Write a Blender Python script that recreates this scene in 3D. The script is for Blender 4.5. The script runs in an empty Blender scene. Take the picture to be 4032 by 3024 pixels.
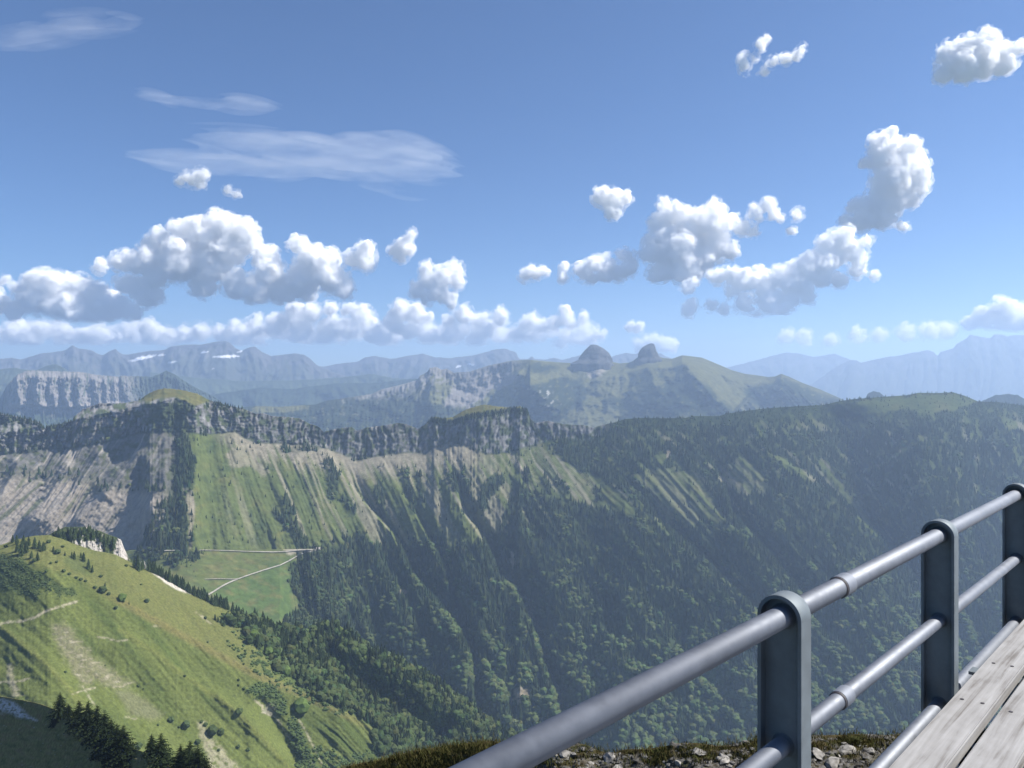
import bpy, bmesh, math, random
import numpy as np
from mathutils import Vector, Matrix, noise as mnoise

sc = bpy.context.scene
col = sc.collection
random.seed(7)
rng = np.random.default_rng(11)
R = math.radians

# ------------------------------------------------------------------ camera, sky, sun, exposure
F, CX, HY = 769.0, 512.0, 376.0          # focal length in pixels of a 1024 x 768 frame, principal column, eye-level row
cam_d = bpy.data.cameras.new('camera')
cam_d.sensor_width = 36.0
cam_d.lens = 36.0 * F / 1024.0
cam_d.shift_y = -(384.0 - HY) / 1024.0
cam_d.clip_start = 0.05
cam_d.clip_end = 200000.0
cam = bpy.data.objects.new('camera', cam_d)
col.objects.link(cam)
cam.location = (0, 0, 0)
cam.rotation_euler = (R(90), 0, 0)
sc.camera = cam

SUN_AZ, SUN_EL = R(87), R(47)
SUN = Vector((math.cos(SUN_EL) * math.sin(SUN_AZ), math.cos(SUN_EL) * math.cos(SUN_AZ), math.sin(SUN_EL)))
w = bpy.data.worlds.new('World')
sc.world = w
w.use_nodes = True
wn = w.node_tree
sky = wn.nodes.new('ShaderNodeTexSky')
sky.sky_type = 'NISHITA'
sky.sun_disc = False
sky.sun_elevation = SUN_EL
sky.sun_rotation = SUN_AZ
sky.altitude = 1800
sky.air_density = 1.0
sky.dust_density = 0.1
sky.ozone_density = 10.0
wn.links.new(sky.outputs[0], wn.nodes['Background'].inputs[0])
wn.nodes['Background'].inputs[1].default_value = 0.057

sun_d = bpy.data.lights.new('sun', 'SUN')
sun_d.energy = 5.0
sun_d.angle = R(0.53)
sun_d.color = (1.0, 0.95, 0.87)
sun = bpy.data.objects.new('sun', sun_d)
col.objects.link(sun)
sun.rotation_euler = (-SUN).to_track_quat('-Z', 'Y').to_euler()
sun.location = (50, -20, 80)

vs = sc.view_settings
vs.view_transform = 'Standard'
vs.look = 'None'
vs.gamma = 1.0
vs.use_curve_mapping = False
vs.exposure = 1.14
cy = sc.cycles
cy.use_denoising = True
cy.max_bounces = 26
cy.diffuse_bounces = 2
cy.glossy_bounces = 2
cy.volume_bounces = 24
cy.volume_step_rate = 0.2
cy.volume_max_steps = 256
cy.transparent_max_bounces = 48
cy.caustics_reflective = False
cy.caustics_refractive = False

# ------------------------------------------------------------------ numpy noise
_perm = np.random.default_rng(3).permutation(512).astype(np.int64)
_ang = np.random.default_rng(4).uniform(0, 2 * np.pi, 512)
_gx, _gy = np.cos(_ang), np.sin(_ang)


def perlin(x, y, seed=0):
    x = np.asarray(x, float) + seed * 37.17
    y = np.asarray(y, float) + seed * 11.73
    xi = np.floor(x).astype(np.int64)
    yi = np.floor(y).astype(np.int64)
    xf, yf = x - xi, y - yi
    u = xf * xf * xf * (xf * (xf * 6 - 15) + 10)
    v = yf * yf * yf * (yf * (yf * 6 - 15) + 10)

    def g(ix, iy, dx, dy):
        h = _perm[(_perm[ix & 511] + iy) & 511]
        return _gx[h] * dx + _gy[h] * dy
    a = g(xi, yi, xf, yf)
    b = g(xi + 1, yi, xf - 1, yf)
    c = g(xi, yi + 1, xf, yf - 1)
    d = g(xi + 1, yi + 1, xf - 1, yf - 1)
    return (a + u * (b - a) + v * ((c + u * (d - c)) - (a + u * (b - a)))) * 1.4


def fbm(x, y, o=4, seed=0, gain=0.5):
    s, a, t = 0.0, 1.0, 0.0
    for i in range(o):
        s = s + a * perlin(x * 2 ** i, y * 2 ** i, seed + i * 3)
        t += a
        a *= gain
    return s / t


def ridged(x, y, o=4, seed=0, gain=0.5):
    s, a, t = 0.0, 1.0, 0.0
    for i in range(o):
        s = s + a * (1 - np.abs(perlin(x * 2 ** i, y * 2 ** i, seed + i * 3)) * 1.6)
        t += a
        a *= gain
    return s / t


def sst(a, b, x):
    t = np.clip((x - a) / (b - a), 0, 1)
    return t * t * (3 - 2 * t)


def line(pts):
    p = np.array(pts, float)
    return lambda x: np.interp(x, p[:, 0], p[:, 1])


def poly_sdf(X, Y, pts):
    """signed distance (positive inside), evaluated only near the polygon"""
    p = np.array(pts, float)
    out = np.full(X.shape, -60.0)
    m = (X > p[:, 0].min() - 40) & (X < p[:, 0].max() + 40) & (Y > p[:, 1].min() - 40) & (Y < p[:, 1].max() + 40)
    x, y = X[m], Y[m]
    if x.size == 0:
        return out
    d = np.full(x.shape, 1e9)
    ins = np.zeros(x.shape, bool)
    for (ax, ay), (bx, by) in zip(p, np.roll(p, -1, 0)):
        ex, ey = bx - ax, by - ay
        t = np.clip(((x - ax) * ex + (y - ay) * ey) / (ex * ex + ey * ey + 1e-9), 0, 1)
        d = np.minimum(d, (x - ax - t * ex) ** 2 + (y - ay - t * ey) ** 2)
        c = (ay > y) != (by > y)
        ins ^= c & (x < (bx - ax) * (y - ay) / (by - ay + 1e-12) + ax)
    d = np.sqrt(d)
    out[m] = np.where(ins, d, -d)
    return out


def path_sdf(X, Y, pts, reach=None):
    """distance to an open polyline, signed side (+ right of travel), and the fraction along it"""
    p = np.array(pts, float)
    if reach is not None:
        m = (X > p[:, 0].min() - reach) & (X < p[:, 0].max() + reach) & (Y > p[:, 1].min() - reach) & (Y < p[:, 1].max() + reach)
        o = [np.full(X.shape, 1e4), np.ones(X.shape), np.zeros(X.shape)]
        if m.any():
            for a, b in zip(o, path_sdf(X[m], Y[m], pts)):
                a[m] = b
        return o
    best = np.full(X.shape, 1e9)
    side = np.zeros(X.shape)
    fr = np.zeros(X.shape)
    n = len(p) - 1
    for i in range(n):
        ax, ay = p[i]
        ex, ey = p[i + 1] - p[i]
        t = np.clip(((X - ax) * ex + (Y - ay) * ey) / (ex * ex + ey * ey), 0, 1)
        d = np.hypot(X - ax - t * ex, Y - ay - t * ey)
        m = d < best
        best = np.where(m, d, best)
        side = np.where(m, np.sign((X - ax) * ey - (Y - ay) * ex), side)
        fr = np.where(m, (i + t) / n, fr)
    return best, side, fr


def tent(X, Y, pts, amp, wl, wr, fade=0.12):
    """a spur: amp metres nearer the eye along the polyline, falling off over wl / wr pixels"""
    d, s, f = path_sdf(X, Y, pts, 3.2 * max(wl, wr))
    wd = np.where(s > 0, wr, wl)
    e = sst(0, fade, f) * sst(0, fade, 1 - f)
    q = d / wd
    return amp * e * np.exp(-q * (0.55 + 0.6 * q))


def sawspur(X, Y, pts, amp, wl, gully, wg=8.0, fade=0.06, depth=1.0):
    """a spur whose left flank falls gently and whose right side breaks off into a deep gully"""
    d, s, f = path_sdf(X, Y, pts, max(3.4 * wl, 60))
    e = sst(0, fade, f) * sst(0, fade, 1 - f)
    q = d / wl
    left = amp * np.exp(-q * (0.5 + 0.5 * q))
    gully = gully * depth
    right = (amp + gully) * np.exp(-(d / 1.6) ** 2) - gully * np.exp(-d / wg) * (d < 60)
    return e * np.where(s > 0, right, left)


def sawnoise(S, d, period, seed):
    """rows of spurs down the fall line, gentle on top and broken off on one side"""
    p = S / period + 0.7 * fbm(S / (period * 2), d / 150, 2, seed)
    c = np.floor(p)
    f = p - c
    a = 0.35 + 0.65 * np.mod(np.sin(c * 12.9898 + seed) * 43758.5, 1.0)
    return a * (1 - (1 - f) ** 2) * sst(1.0, 0.92, f)


# ------------------------------------------------------------------ mesh helpers
def raw_mesh(name, verts, faces, colr=None, smooth=True):
    """verts (n,3); faces (m,3) or (m,4)"""
    me = bpy.data.meshes.new(name)
    verts = np.ascontiguousarray(verts, np.float32)
    faces = np.ascontiguousarray(faces, np.int32)
    n, m, k = len(verts), len(faces), faces.shape[1]
    me.vertices.add(n)
    me.vertices.foreach_set('co', verts.ravel())
    me.loops.add(m * k)
    me.loops.foreach_set('vertex_index', faces.ravel())
    me.polygons.add(m)
    me.polygons.foreach_set('loop_start', np.arange(0, m * k, k, dtype=np.int32))
    me.polygons.foreach_set('loop_total', np.full(m, k, np.int32))
    me.polygons.foreach_set('use_smooth', np.full(m, smooth, bool))
    me.update(calc_edges=True)
    if colr is not None:
        a = me.color_attributes.new('Col', 'FLOAT_COLOR', 'POINT')
        c = np.ones((n, 4), np.float32)
        c[:, :3] = colr
        a.data.foreach_set('color', c.ravel())
    return me


def add(name, me, mat=None, parent=None, **props):
    o = bpy.data.objects.new(name, me)
    col.objects.link(o)
    if mat is not None and me is not None and not me.materials:
        me.materials.append(mat)
    if parent is not None:
        o.parent = parent
    for k, v in props.items():
        o[k] = v
    return o


def empty(name, loc=(0, 0, 0), **props):
    o = bpy.data.objects.new(name, None)
    col.objects.link(o)
    o.location = loc
    for k, v in props.items():
        o[k] = v
    return o


def bm_mesh(name, bm, mat=None, smooth=False):
    me = bpy.data.meshes.new(name)
    bm.normal_update()
    if smooth:
        for f in bm.faces:
            f.smooth = True
    bm.to_mesh(me)
    bm.free()
    if mat:
        me.materials.append(mat)
    return me


# ------------------------------------------------------------------ materials
def mat_new(name):
    m = bpy.data.materials.new(name)
    m.use_nodes = True
    nt = m.node_tree
    nt.nodes.clear()
    return m, nt, nt.nodes.new('ShaderNodeOutputMaterial')


def N(nt, typ, **kw):
    n = nt.nodes.new(typ)
    for k, v in kw.items():
        setattr(n, k, v)
    return n


def mat_ground(name, scale, lo=0.72, hi=1.28, bump=0.0, detail=6.0, scale2=None):
    """albedo from the mesh's own colour attribute, broken up by noise that lives in metres"""
    m, nt, out = mat_new(name)
    L = nt.links.new
    at = N(nt, 'ShaderNodeAttribute', attribute_name='Col')
    geo = N(nt, 'ShaderNodeNewGeometry')
    no = N(nt, 'ShaderNodeTexNoise')
    no.inputs['Scale'].default_value = scale
    no.inputs['Detail'].default_value = detail
    no.inputs['Roughness'].default_value = 0.65
    L(geo.outputs['Position'], no.inputs['Vector'])
    mr = N(nt, 'ShaderNodeMapRange')
    mr.inputs[1].default_value, mr.inputs[2].default_value = 0.3, 0.7
    mr.inputs[3].default_value, mr.inputs[4].default_value = lo, hi
    L(no.outputs['Fac'], mr.inputs[0])
    mx = N(nt, 'ShaderNodeVectorMath', operation='SCALE')
    L(at.outputs['Color'], mx.inputs[0])
    L(mr.outputs[0], mx.inputs['Scale'])
    bs = N(nt, 'ShaderNodeBsdfDiffuse')
    bs.inputs['Roughness'].default_value = 0.6
    L(mx.outputs[0], bs.inputs['Color'])
    if bump:
        bp = N(nt, 'ShaderNodeBump')
        bp.inputs['Strength'].default_value = 1.0
        bp.inputs['Distance'].default_value = bump
        L(no.outputs['Fac'], bp.inputs['Height'])
        L(bp.outputs[0], bs.inputs['Normal'])
    L(bs.outputs[0], out.inputs['Surface'])
    return m


M_far = mat_ground('far_rock', 0.004, 0.8, 1.2)
M_massif = mat_ground('massif_rock', 0.02, 0.7, 1.3, 6.0)
M_main = mat_ground('slope_ground', 0.05, 0.7, 1.3, 2.5)
M_hill = mat_ground('hill_grass', 0.3, 0.6, 1.4, 0.8, 8.0)
M_near = mat_ground('near_grass', 0.8, 0.6, 1.4, 0.3)


def mat_foliage(name):
    m, nt, out = mat_new(name)
    L = nt.links.new
    at = N(nt, 'ShaderNodeAttribute', attribute_name='Col')
    oi = N(nt, 'ShaderNodeObjectInfo')
    mr = N(nt, 'ShaderNodeMapRange')
    mr.inputs[3].default_value, mr.inputs[4].default_value = 0.75, 1.25
    L(oi.outputs['Random'], mr.inputs[0])
    mx = N(nt, 'ShaderNodeVectorMath', operation='SCALE')
    L(at.outputs['Color'], mx.inputs[0])
    L(mr.outputs[0], mx.inputs['Scale'])
    bs = N(nt, 'ShaderNodeBsdfDiffuse')
    L(mx.outputs[0], bs.inputs['Color'])
    L(bs.outputs[0], out.inputs['Surface'])
    return m


M_leaf = mat_foliage('foliage')


# ------------------------------------------------------------------ terrain sheets
class Sheet:
    """A mountain side built downwards from its crest. crest(px), D_crest(px) place the ridge line in space;
    slope(PX, PY) is the steepness of the ground in degrees, which gives the distance of every point below."""

    def __init__(s, px, crest, bottom, nrow, dcrest, slope, power=1.0):
        s.px = np.asarray(px, float)
        t = np.linspace(0, 1, nrow) ** power
        c, b = crest(s.px), bottom(s.px)
        s.PX = np.repeat(s.px[None], nrow, 0)
        s.PY = c[None] + t[:, None] * (b - c)[None]
        tn = np.tan(np.radians(slope(s.PX, s.PY)))
        v = (HY - s.PY) / F
        D = np.zeros_like(s.PX)
        D[0] = dcrest(s.px)
        for i in range(1, nrow):
            dv = v[i - 1] - v[i]
            vm = 0.5 * (v[i - 1] + v[i])
            den = np.maximum(0.5 * (tn[i] + tn[i - 1]) - vm, 0.08)
            D[i] = D[i - 1] * np.exp(-dv / den)
        s.D = D

    def flow(s, k):
        """carry the crest coordinate down the fall line; k(PX, PY) = pixels across per pixel down"""
        kk = k(s.PX, s.PY)
        S = np.zeros_like(s.PX)
        S[0] = s.px
        for i in range(1, len(S)):
            dy = s.PY[i] - s.PY[i - 1]
            S[i] = np.interp(s.px - kk[i] * dy, s.px, S[i - 1])
        s.S = S
        return S

    def points(s):
        u = (s.PX - CX) / F
        v = (HY - s.PY) / F
        s.P = np.stack([u * s.D, s.D, v * s.D], -1)
        return s.P

    def back(s, steps):
        """rows behind the crest: (further away in metres, lower in metres)"""
        rows = []
        u = (s.px - CX) / F
        z0 = s.P[0, :, 2]
        for dd, dz in steps[::-1]:
            D = s.D[0] + dd
            rows.append(np.stack([u * D, D, z0 - dz], -1))
        return np.array(rows)

    def mesh(s, name, colr, steps=((40, 12), (300, 220), (900, 700))):
        P = s.points()
        B = s.back(steps)
        G = np.concatenate([B, P], 0)
        C = np.concatenate([np.repeat(colr[:1], len(B), 0), colr], 0)
        nr, nc = G.shape[:2]
        i = np.arange(nr * nc).reshape(nr, nc)
        f = np.stack([i[1:, :-1], i[1:, 1:], i[:-1, 1:], i[:-1, :-1]], -1).reshape(-1, 4)
        return raw_mesh(name, G.reshape(-1, 3), f, C.reshape(-1, 3))

    def sample(s, n, weight, g):
        """n random places on the sheet with probability weight x true area"""
        P = s.P
        a = np.linalg.norm(np.cross(P[1:, :-1] - P[:-1, :-1], P[:-1, 1:] - P[:-1, :-1]), axis=-1)
        pr = a * weight[:-1, :-1]
        area = pr.sum()
        cdf = np.cumsum(pr.ravel())
        k = np.searchsorted(cdf, g.uniform(0, cdf[-1], n))
        k = np.minimum(k, a.size - 1)
        r, c = np.divmod(k, a.shape[1])
        fr, fc = g.uniform(0, 1, n), g.uniform(0, 1, n)
        def bil(A):
            fr_, fc_ = (fr[:, None], fc[:, None]) if A.ndim == 3 else (fr, fc)
            return (A[r, c] * (1 - fr_) + A[r + 1, c] * fr_) * (1 - fc_) + (A[r, c + 1] * (1 - fr_) + A[r + 1, c + 1] * fr_) * fc_
        return bil(P), bil(s.PX), bil(s.PY), area

    def at(s, px, py):
        c = np.interp(px, s.px, np.arange(len(s.px)))
        c0 = int(min(c, len(s.px) - 2))
        f = c - c0
        colv = lambda A: A[:, c0] * (1 - f) + A[:, c0 + 1] * f
        y = colv(s.PY)
        return Vector([np.interp(py, y, colv(s.P[:, :, j])) for j in range(3)])


def mixc(base, c, wgt):
    return base * (1 - wgt[..., None]) + np.array(c)[None, None] * wgt[..., None]


def const(shape, c):
    return np.ones(shape + (3,)) * np.array(c)


def cols(a, b, step=1.0):
    return np.arange(a, b + step * 0.5, step)

# ------------------------------------------------------------------ base of the land and the far ranges
ROCK, ROCK_D, ROCK_L = (0.24, 0.235, 0.23), (0.15, 0.15, 0.15), (0.36, 0.35, 0.33)
GRASS, GRASS_Y, GRASS_D = (0.085, 0.105, 0.034), (0.135, 0.125, 0.045), (0.05, 0.07, 0.024)
SCREE, WOOD, SNOW = (0.26, 0.225, 0.18), (0.028, 0.042, 0.018), (0.8, 0.8, 0.82)

bm = bmesh.new()
bmesh.ops.create_grid(bm, x_segments=40, y_segments=40, size=30000)
for v in bm.verts:
    v.co.x *= 31500 / 30000
    v.co.y = 9000 + v.co.y * 9450 / 30000
    v.co.z = -1150 + 60 * mnoise.noise(v.co * 0.0004)
me = bm_mesh('land', bm)
a = me.color_attributes.new('Col', 'FLOAT_COLOR', 'POINT')
for d in a.data:
    d.color = (0.06, 0.08, 0.04, 1)
add('land', me, M_far, kind='structure')


def far_range(name, crest_pts, D, drop, slope=34, relief=350, seed=0, snow=(), colr=None, step=1.3, wl=26.0):
    cr = line(crest_pts)
    px = cols(crest_pts[0][0], crest_pts[-1][0], step)
    rough = lambda x: cr(x) + 0.8 * fbm(x * 0.35, x * 0 + seed, 3, seed)
    sh = Sheet(px, rough, lambda x: rough(x) + drop, 46, lambda x: D + x * 0, lambda X, Y: slope + 18 * np.exp(-(Y - cr(X)) / 5.0))
    S = sh.flow(lambda X, Y: 0.9 * perlin(X / 60, Y / 60, seed + 4))
    d = sh.PY - sh.PY[:1]
    rl = ridged(S / wl, d / 70 + seed, 5, seed + 1, 0.55)
    sh.D -= relief * (rl - 0.6) * sst(0, 18, d) + relief * 0.25 * fbm(S / 6, d / 9, 4, seed + 7) * sst(0, 6, d)
    if colr is None:
        C = const(sh.PX.shape, (0.075, 0.082, 0.065))
        C = mixc(C, (0.12, 0.118, 0.115), sst(-0.1, 0.35, fbm(sh.PX / 12, sh.PY / 6, 4, seed + 2) + 0.5 - d / 28))
    else:
        C = const(sh.PX.shape, colr)
    for (x0, x1, y0, y1, h) in snow:
        yy = np.interp(sh.PX, [x0, x1], [y0, y1])
        q = 1 - np.abs(sh.PY - yy) / h - np.abs((sh.PX - (x0 + x1) / 2) / ((x1 - x0) / 2)) ** 3
        C = mixc(C, SNOW, sst(-0.15, 0.1, q + 0.7 * fbm(sh.PX / 3, sh.PY / 2, 3, 5)))
    add(name, sh.mesh(name, C, ((80, 60), (900, 900))), M_far, kind='structure')
    return sh


far_range('distant_range', [(-60, 352), (-30, 356), (0, 358.8), (11.6, 357.6), (20.8, 359.4), (29, 357), (40.5, 353.6), (55.5, 351.8), (66, 350), (72.3, 344.7), (78.7, 348.4), (92.6, 350.3), (96, 353), (103, 355.3), (110, 350.7), (115.7, 349), (121, 353.6), (126, 354.7), (150.5, 350.7), (164.4, 350), (171.3, 346), (185, 344.5), (201.4, 344.5), (214, 342), (225.7, 340.8), (230.3, 343), (236, 348.4), (242, 350.7), (248.8, 347.2), (253.5, 346.4), (256, 347.2), (261.8, 351.8), (271, 355.9), (294.2, 353.3), (304.6, 354.7), (310.4, 358.8), (316.2, 364.6), (325.4, 369.3), (345, 376), (370, 384), (400, 392)],
          11500, 48, seed=1, snow=[(129, 156, 361, 355, 1.6), (158, 166, 355.5, 354.5, 1.0), (200, 208, 353, 351.6, 1.0), (213, 241, 357, 356, 1.3), (168, 177, 362.6, 361.6, 0.8), (237, 243, 352, 351, 0.9), (211, 215, 368.6, 368, 0.6)])
far_range('distant_range', [(225, 376), (280, 370), (325, 366.3), (337, 363.8), (357.8, 361.7), (364.8, 357), (375.2, 355.9), (392.6, 358.8), (406.5, 355.9), (422.7, 353.6), (434.2, 357), (450.4, 358.2), (476, 354.7), (494.4, 349.5), (504.8, 348.4), (512, 350.9), (516, 352.4), (519, 358.8), (528, 359), (532.3, 355.9), (535, 359), (545, 359.6), (554.8, 357.6), (561.8, 360), (581.4, 354.7), (595, 356), (610, 358), (616, 354.7), (625.4, 353), (633.5, 354), (639, 353), (650, 354.5), (661, 353), (666, 356.5), (690, 364), (720, 374)],
          13200, 45, seed=2, snow=[(456, 462, 367, 366, 1.0), (468, 474, 364, 365, 0.9)])
far_range('distant_range', [(660, 384), (690, 374), (732, 366.3), (744, 363.4), (768, 357), (785.4, 352.4), (800.4, 353.6), (813, 357), (835, 353.6), (843, 357), (870, 366), (910, 380)], 16800, 34, seed=3)
far_range('distant_range', [(795, 394), (814, 382.5), (829, 372), (839.8, 365), (849, 360), (856, 360), (860.6, 362.8), (872, 360), (889.5, 356.5), (897.6, 356), (910.4, 353), (922, 351.2), (927.7, 349.9), (933.5, 351.8), (937.6, 355.9), (940.5, 351.8), (953, 348.4), (957.8, 343), (967, 338), (969.4, 334.5), (985.6, 337.4), (990, 338), (994.9, 333.9), (1003, 334.5), (1006.4, 336.2), (1015.7, 335), (1024, 335), (1045, 334), (1090, 340), (1130, 350)], 14000, 70, seed=4)
far_range('forested_foothills', [(150, 372), (190, 377), (240, 381), (300, 380), (340, 377.5), (354, 376), (371.7, 373.8), (392.6, 378), (410, 379.5), (440, 386)], 9900, 30, seed=5, relief=200, colr=(0.08, 0.1, 0.06))
far_range('forested_foothills', [(170, 398), (215, 394), (245, 389.5), (256, 388.3), (262, 387.2), (280, 388.5), (296.5, 388.6), (304.6, 387), (322, 385), (337, 383), (371.7, 383), (395, 380.4), (412, 378.5), (450, 380), (480, 385)], 8900, 30, seed=6, relief=200, colr=(0.045, 0.06, 0.035))
far_range('forested_foothills', [(-40, 366), (0, 369.2), (15, 367.6), (26.6, 369.8), (38, 369.5), (46.3, 365.7), (55.5, 364), (62.5, 366.9), (68, 371), (90, 378), (120, 386)], 8300, 34, seed=7, relief=200, colr=(0.07, 0.085, 0.05))
far_range('wooded_knoll', [(858, 404), (862, 401), (865.8, 397.5), (867.5, 394), (873.3, 391), (879, 392.3), (885, 396.4), (892, 402), (898, 407)], 5600, 16, seed=8, relief=60, colr=(0.03, 0.04, 0.022), step=0.5)
far_range('wooded_knoll', [(966, 408), (982, 401), (995, 395.2), (1007.6, 393.8), (1018, 395.2), (1024, 398.7), (1040, 404), (1060, 412)], 5200, 22, seed=9, relief=80, colr=(0.03, 0.042, 0.022), step=0.5)

# ------------------------------------------------------------------ pale rock wall, far left
wc = line([(-60, 415), (-20, 408), (0, 398), (7, 384.8), (17.4, 374.4), (25.5, 371), (34.7, 370.3), (64.8, 371.5), (81, 372), (98.4, 375), (119, 376.7), (121.5, 375.6), (139, 376), (151.6, 377), (158.6, 374.4), (166.7, 370.6), (173.6, 373.8), (185, 381.3), (199, 389.4), (214, 396.4), (223.4, 403.3), (240, 412), (260, 422)])
wcr = lambda x: wc(x) + 0.7 * fbm(x * 0.5, x * 0, 3, 21)
base_y = line([(-60, 415), (0, 409), (12, 404), (30, 403), (55, 407), (80, 405), (110, 403), (150, 404), (260, 420)])
sh = Sheet(cols(-60, 260, 0.7), wcr, lambda x: np.maximum(wcr(x) + 12, 440 + x * 0), 105, lambda x: 6100 + 4.0 * x,
           lambda X, Y: np.where(Y < base_y(X), 57, 31))
S = sh.flow(lambda X, Y: 0 * X)
d = sh.PY - sh.PY[:1]
inw = sst(3, 9, sh.PX) * sst(150, 120, sh.PX)
bl = sst(-6, 0, base_y(sh.PX) - sh.PY)
for x, a_, wl_, wr_ in [(17, 200, 9, 9), (37, 210, 8, 9), (52, 150, 6, 6), (66, 180, 7, 6), (78, 200, 6, 8), (96, 130, 6, 5), (105, 130, 5, 5), (114, 110, 5, 5), (124, 110, 5, 7)]:
    sh.D -= tent(sh.PX + 5 * fbm(sh.PX / 11, sh.PY / 10, 3, 27), sh.PY, [(x, 366), (x + 1, 392), (x + 3, 408)], a_, wl_, wr_, 0.02) * sst(0, 7, d) * bl
sh.D -= (60 * fbm(S / 3, d / 14, 4, 23) + 30 * fbm(S / 1.5, d / 3, 3, 24)) * sst(0, 3, d)
sh.D -= 250 * (ridged(sh.PX / 30, d / 60, 3, 25) - .6) * sst(150, 175, sh.PX) * sst(0, 15, d)
C = const(sh.PX.shape, (0.05, 0.065, 0.04))
rk = sst(-1, 1, sh.PY * 0 + 1) * inw
C = mixc(C, (0.20, 0.185, 0.17), rk * sst(-0.45, 0.1, fbm(S / 3, d / 10, 4, 26)))
C = mixc(C, (0.26, 0.235, 0.21), rk * sst(-3, 1, sh.PY - base_y(sh.PX)) * sst(2, -6, sh.PY - base_y(sh.PX) - 9 + 5 * fbm(sh.PX / 9, sh.PY / 9, 3, 28)))
C = mixc(C, (0.04, 0.055, 0.03), sst(6, 12, sh.PY - base_y(sh.PX) + 5 * fbm(sh.PX / 9, sh.PY / 9, 3, 28)))
add('rock_wall_mountain', sh.mesh('rock_wall_mountain', C, ((60, 30), (500, 450))), M_massif, kind='structure')

# ------------------------------------------------------------------ massif with the two rock towers
mc = line([(200, 412), (230, 408), (256, 406), (279, 406.8), (305.8, 405), (316, 404.5), (325.4, 401), (348.6, 397.5), (371.7, 394), (381, 389.4), (400.7, 384.8), (417, 380.2), (420, 375.6), (427, 372), (429.6, 368), (436.5, 366.9), (441, 369.8), (447, 368.6), (454, 372.7), (470, 371.5), (487.5, 365.7), (512, 360.5), (529.4, 359.7), (546.7, 361.4), (572, 363.2), (583, 362.4), (597, 361.6), (610.4, 361.6), (619.6, 363.4), (629, 362.6), (638, 359), (648, 357), (657.8, 356.6), (663.6, 358), (671.7, 358.9), (682, 355.3), (690, 356.1), (701.8, 357.6), (714.5, 362.8), (732, 370.3), (744.6, 373.8), (755, 375), (768, 377), (775, 376.5), (781.3, 373.8), (789, 376.7), (802.7, 383), (820, 389.4), (837.4, 397), (850, 403), (880, 415)])
mcr = lambda x: mc(x) + 0.5 * fbm(x * 0.6, x * 0, 3, 31) * sst(560, 480, x)
cliff_lo = line([(200, 412), (380, 392), (420, 384), (450, 385), (465, 392), (480, 393), (500, 388), (515, 385), (525, 380), (530, 362), (540, 361), (880, 400)])
sh = Sheet(cols(200, 880, 1.0), mcr, lambda x: np.maximum(mcr(x) + 6, 436 + x * 0), 105, lambda x: 6100 + 500 * np.sin((x - 250) / 630 * math.pi),
           lambda X, Y: np.where((Y < cliff_lo(X)) & (X > 445) & (X < 530), 62, 27))
S = sh.flow(lambda X, Y: np.interp(X, [200, 420, 520, 620, 700, 880], [-0.8, -0.7, -0.3, -0.2, 0.9, 1.3]))
d = sh.PY - sh.PY[:1]
sh.D -= (190 * (ridged(S / 45, d / 120, 4, 32) - .6) + 90 * fbm(sh.PX / 14, sh.PY / 10, 4, 33)) * sst(0, 14, d)
sh.D -= tent(sh.PX, sh.PY, [(684, 356), (688, 372), (712, 390), (738, 412)], 420, 55, 30, 0.05) * sst(0, 10, d)
sh.D -= tent(sh.PX, sh.PY, [(515, 368), (530, 385), (548, 402), (566, 415)], 380, 22, 20, 0.1)
sh.D -= tent(sh.PX, sh.PY, [(781, 374), (800, 390), (815, 405)], 150, 30, 12, 0.05) * sst(0, 10, d)
sh.D -= 45 * fbm(sh.PX / 2.2, sh.PY / 9, 3, 34) * sst(530, 505, sh.PX) * sst(0, 3, d)
pale = sst(-0.05, 0.3, fbm(S / 5, d / 6, 4, 35) + 0.55 - d / 30) * sst(530, 500, sh.PX)
C = const(sh.PX.shape, (0.115, 0.115, 0.048))
C = mixc(C, (0.20, 0.19, 0.175), pale * sst(300, 380, sh.PX))
C = mixc(C, (0.20, 0.185, 0.17), sst(-2, 2, poly_sdf(sh.PX, sh.PY, [(450, 392), (472, 378), (500, 372), (520, 376), (512, 386), (486, 392), (482, 400), (468, 408), (455, 408), (440, 415)]) + 5 * fbm(S / 5, d / 8, 3, 36)))
wd = np.maximum(sst(-6, 6, d - 10 + 12 * fbm(S / 10, d / 10, 4, 37)) * sst(440, 400, sh.PX),
                sst(-3, 3, sh.PY - np.interp(sh.PX, [380, 440, 470, 480], [398, 404, 412, 440]) + 6 * fbm(sh.PX / 6, sh.PY / 5, 4, 38)) * sst(490, 470, sh.PX))
for pg in ([(540, 383), (562, 377), (580, 380), (590, 390), (583, 404), (565, 416), (545, 400)], [(515, 402), (522, 386), (545, 385), (555, 405), (570, 420), (515, 422)], [(655, 390), (672, 378), (690, 372), (705, 384), (720, 398), (740, 415), (640, 420), (630, 403)], [(600, 400), (625, 398), (650, 402), (640, 412), (612, 410)], [(656, 371), (664, 370), (668, 378), (660, 380)], [(742, 388), (768, 384), (785, 378), (815, 392), (845, 402), (840, 412), (770, 412), (752, 404)], [(520, 363), (545, 364), (560, 368), (540, 374), (525, 370)]):
    wd = np.maximum(wd, sst(-2.5, 2.5, poly_sdf(sh.PX + 5 * fbm(sh.PX / 9, sh.PY / 6, 3, 39), sh.PY + 4 * fbm(sh.PX / 9, sh.PY / 6, 3, 40), pg)))
wd *= sst(-0.42, -0.2, fbm(sh.PX / 5, sh.PY / 4, 4, 41))
C = mixc(C, (0.026, 0.036, 0.02), 0.95 * wd)
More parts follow.
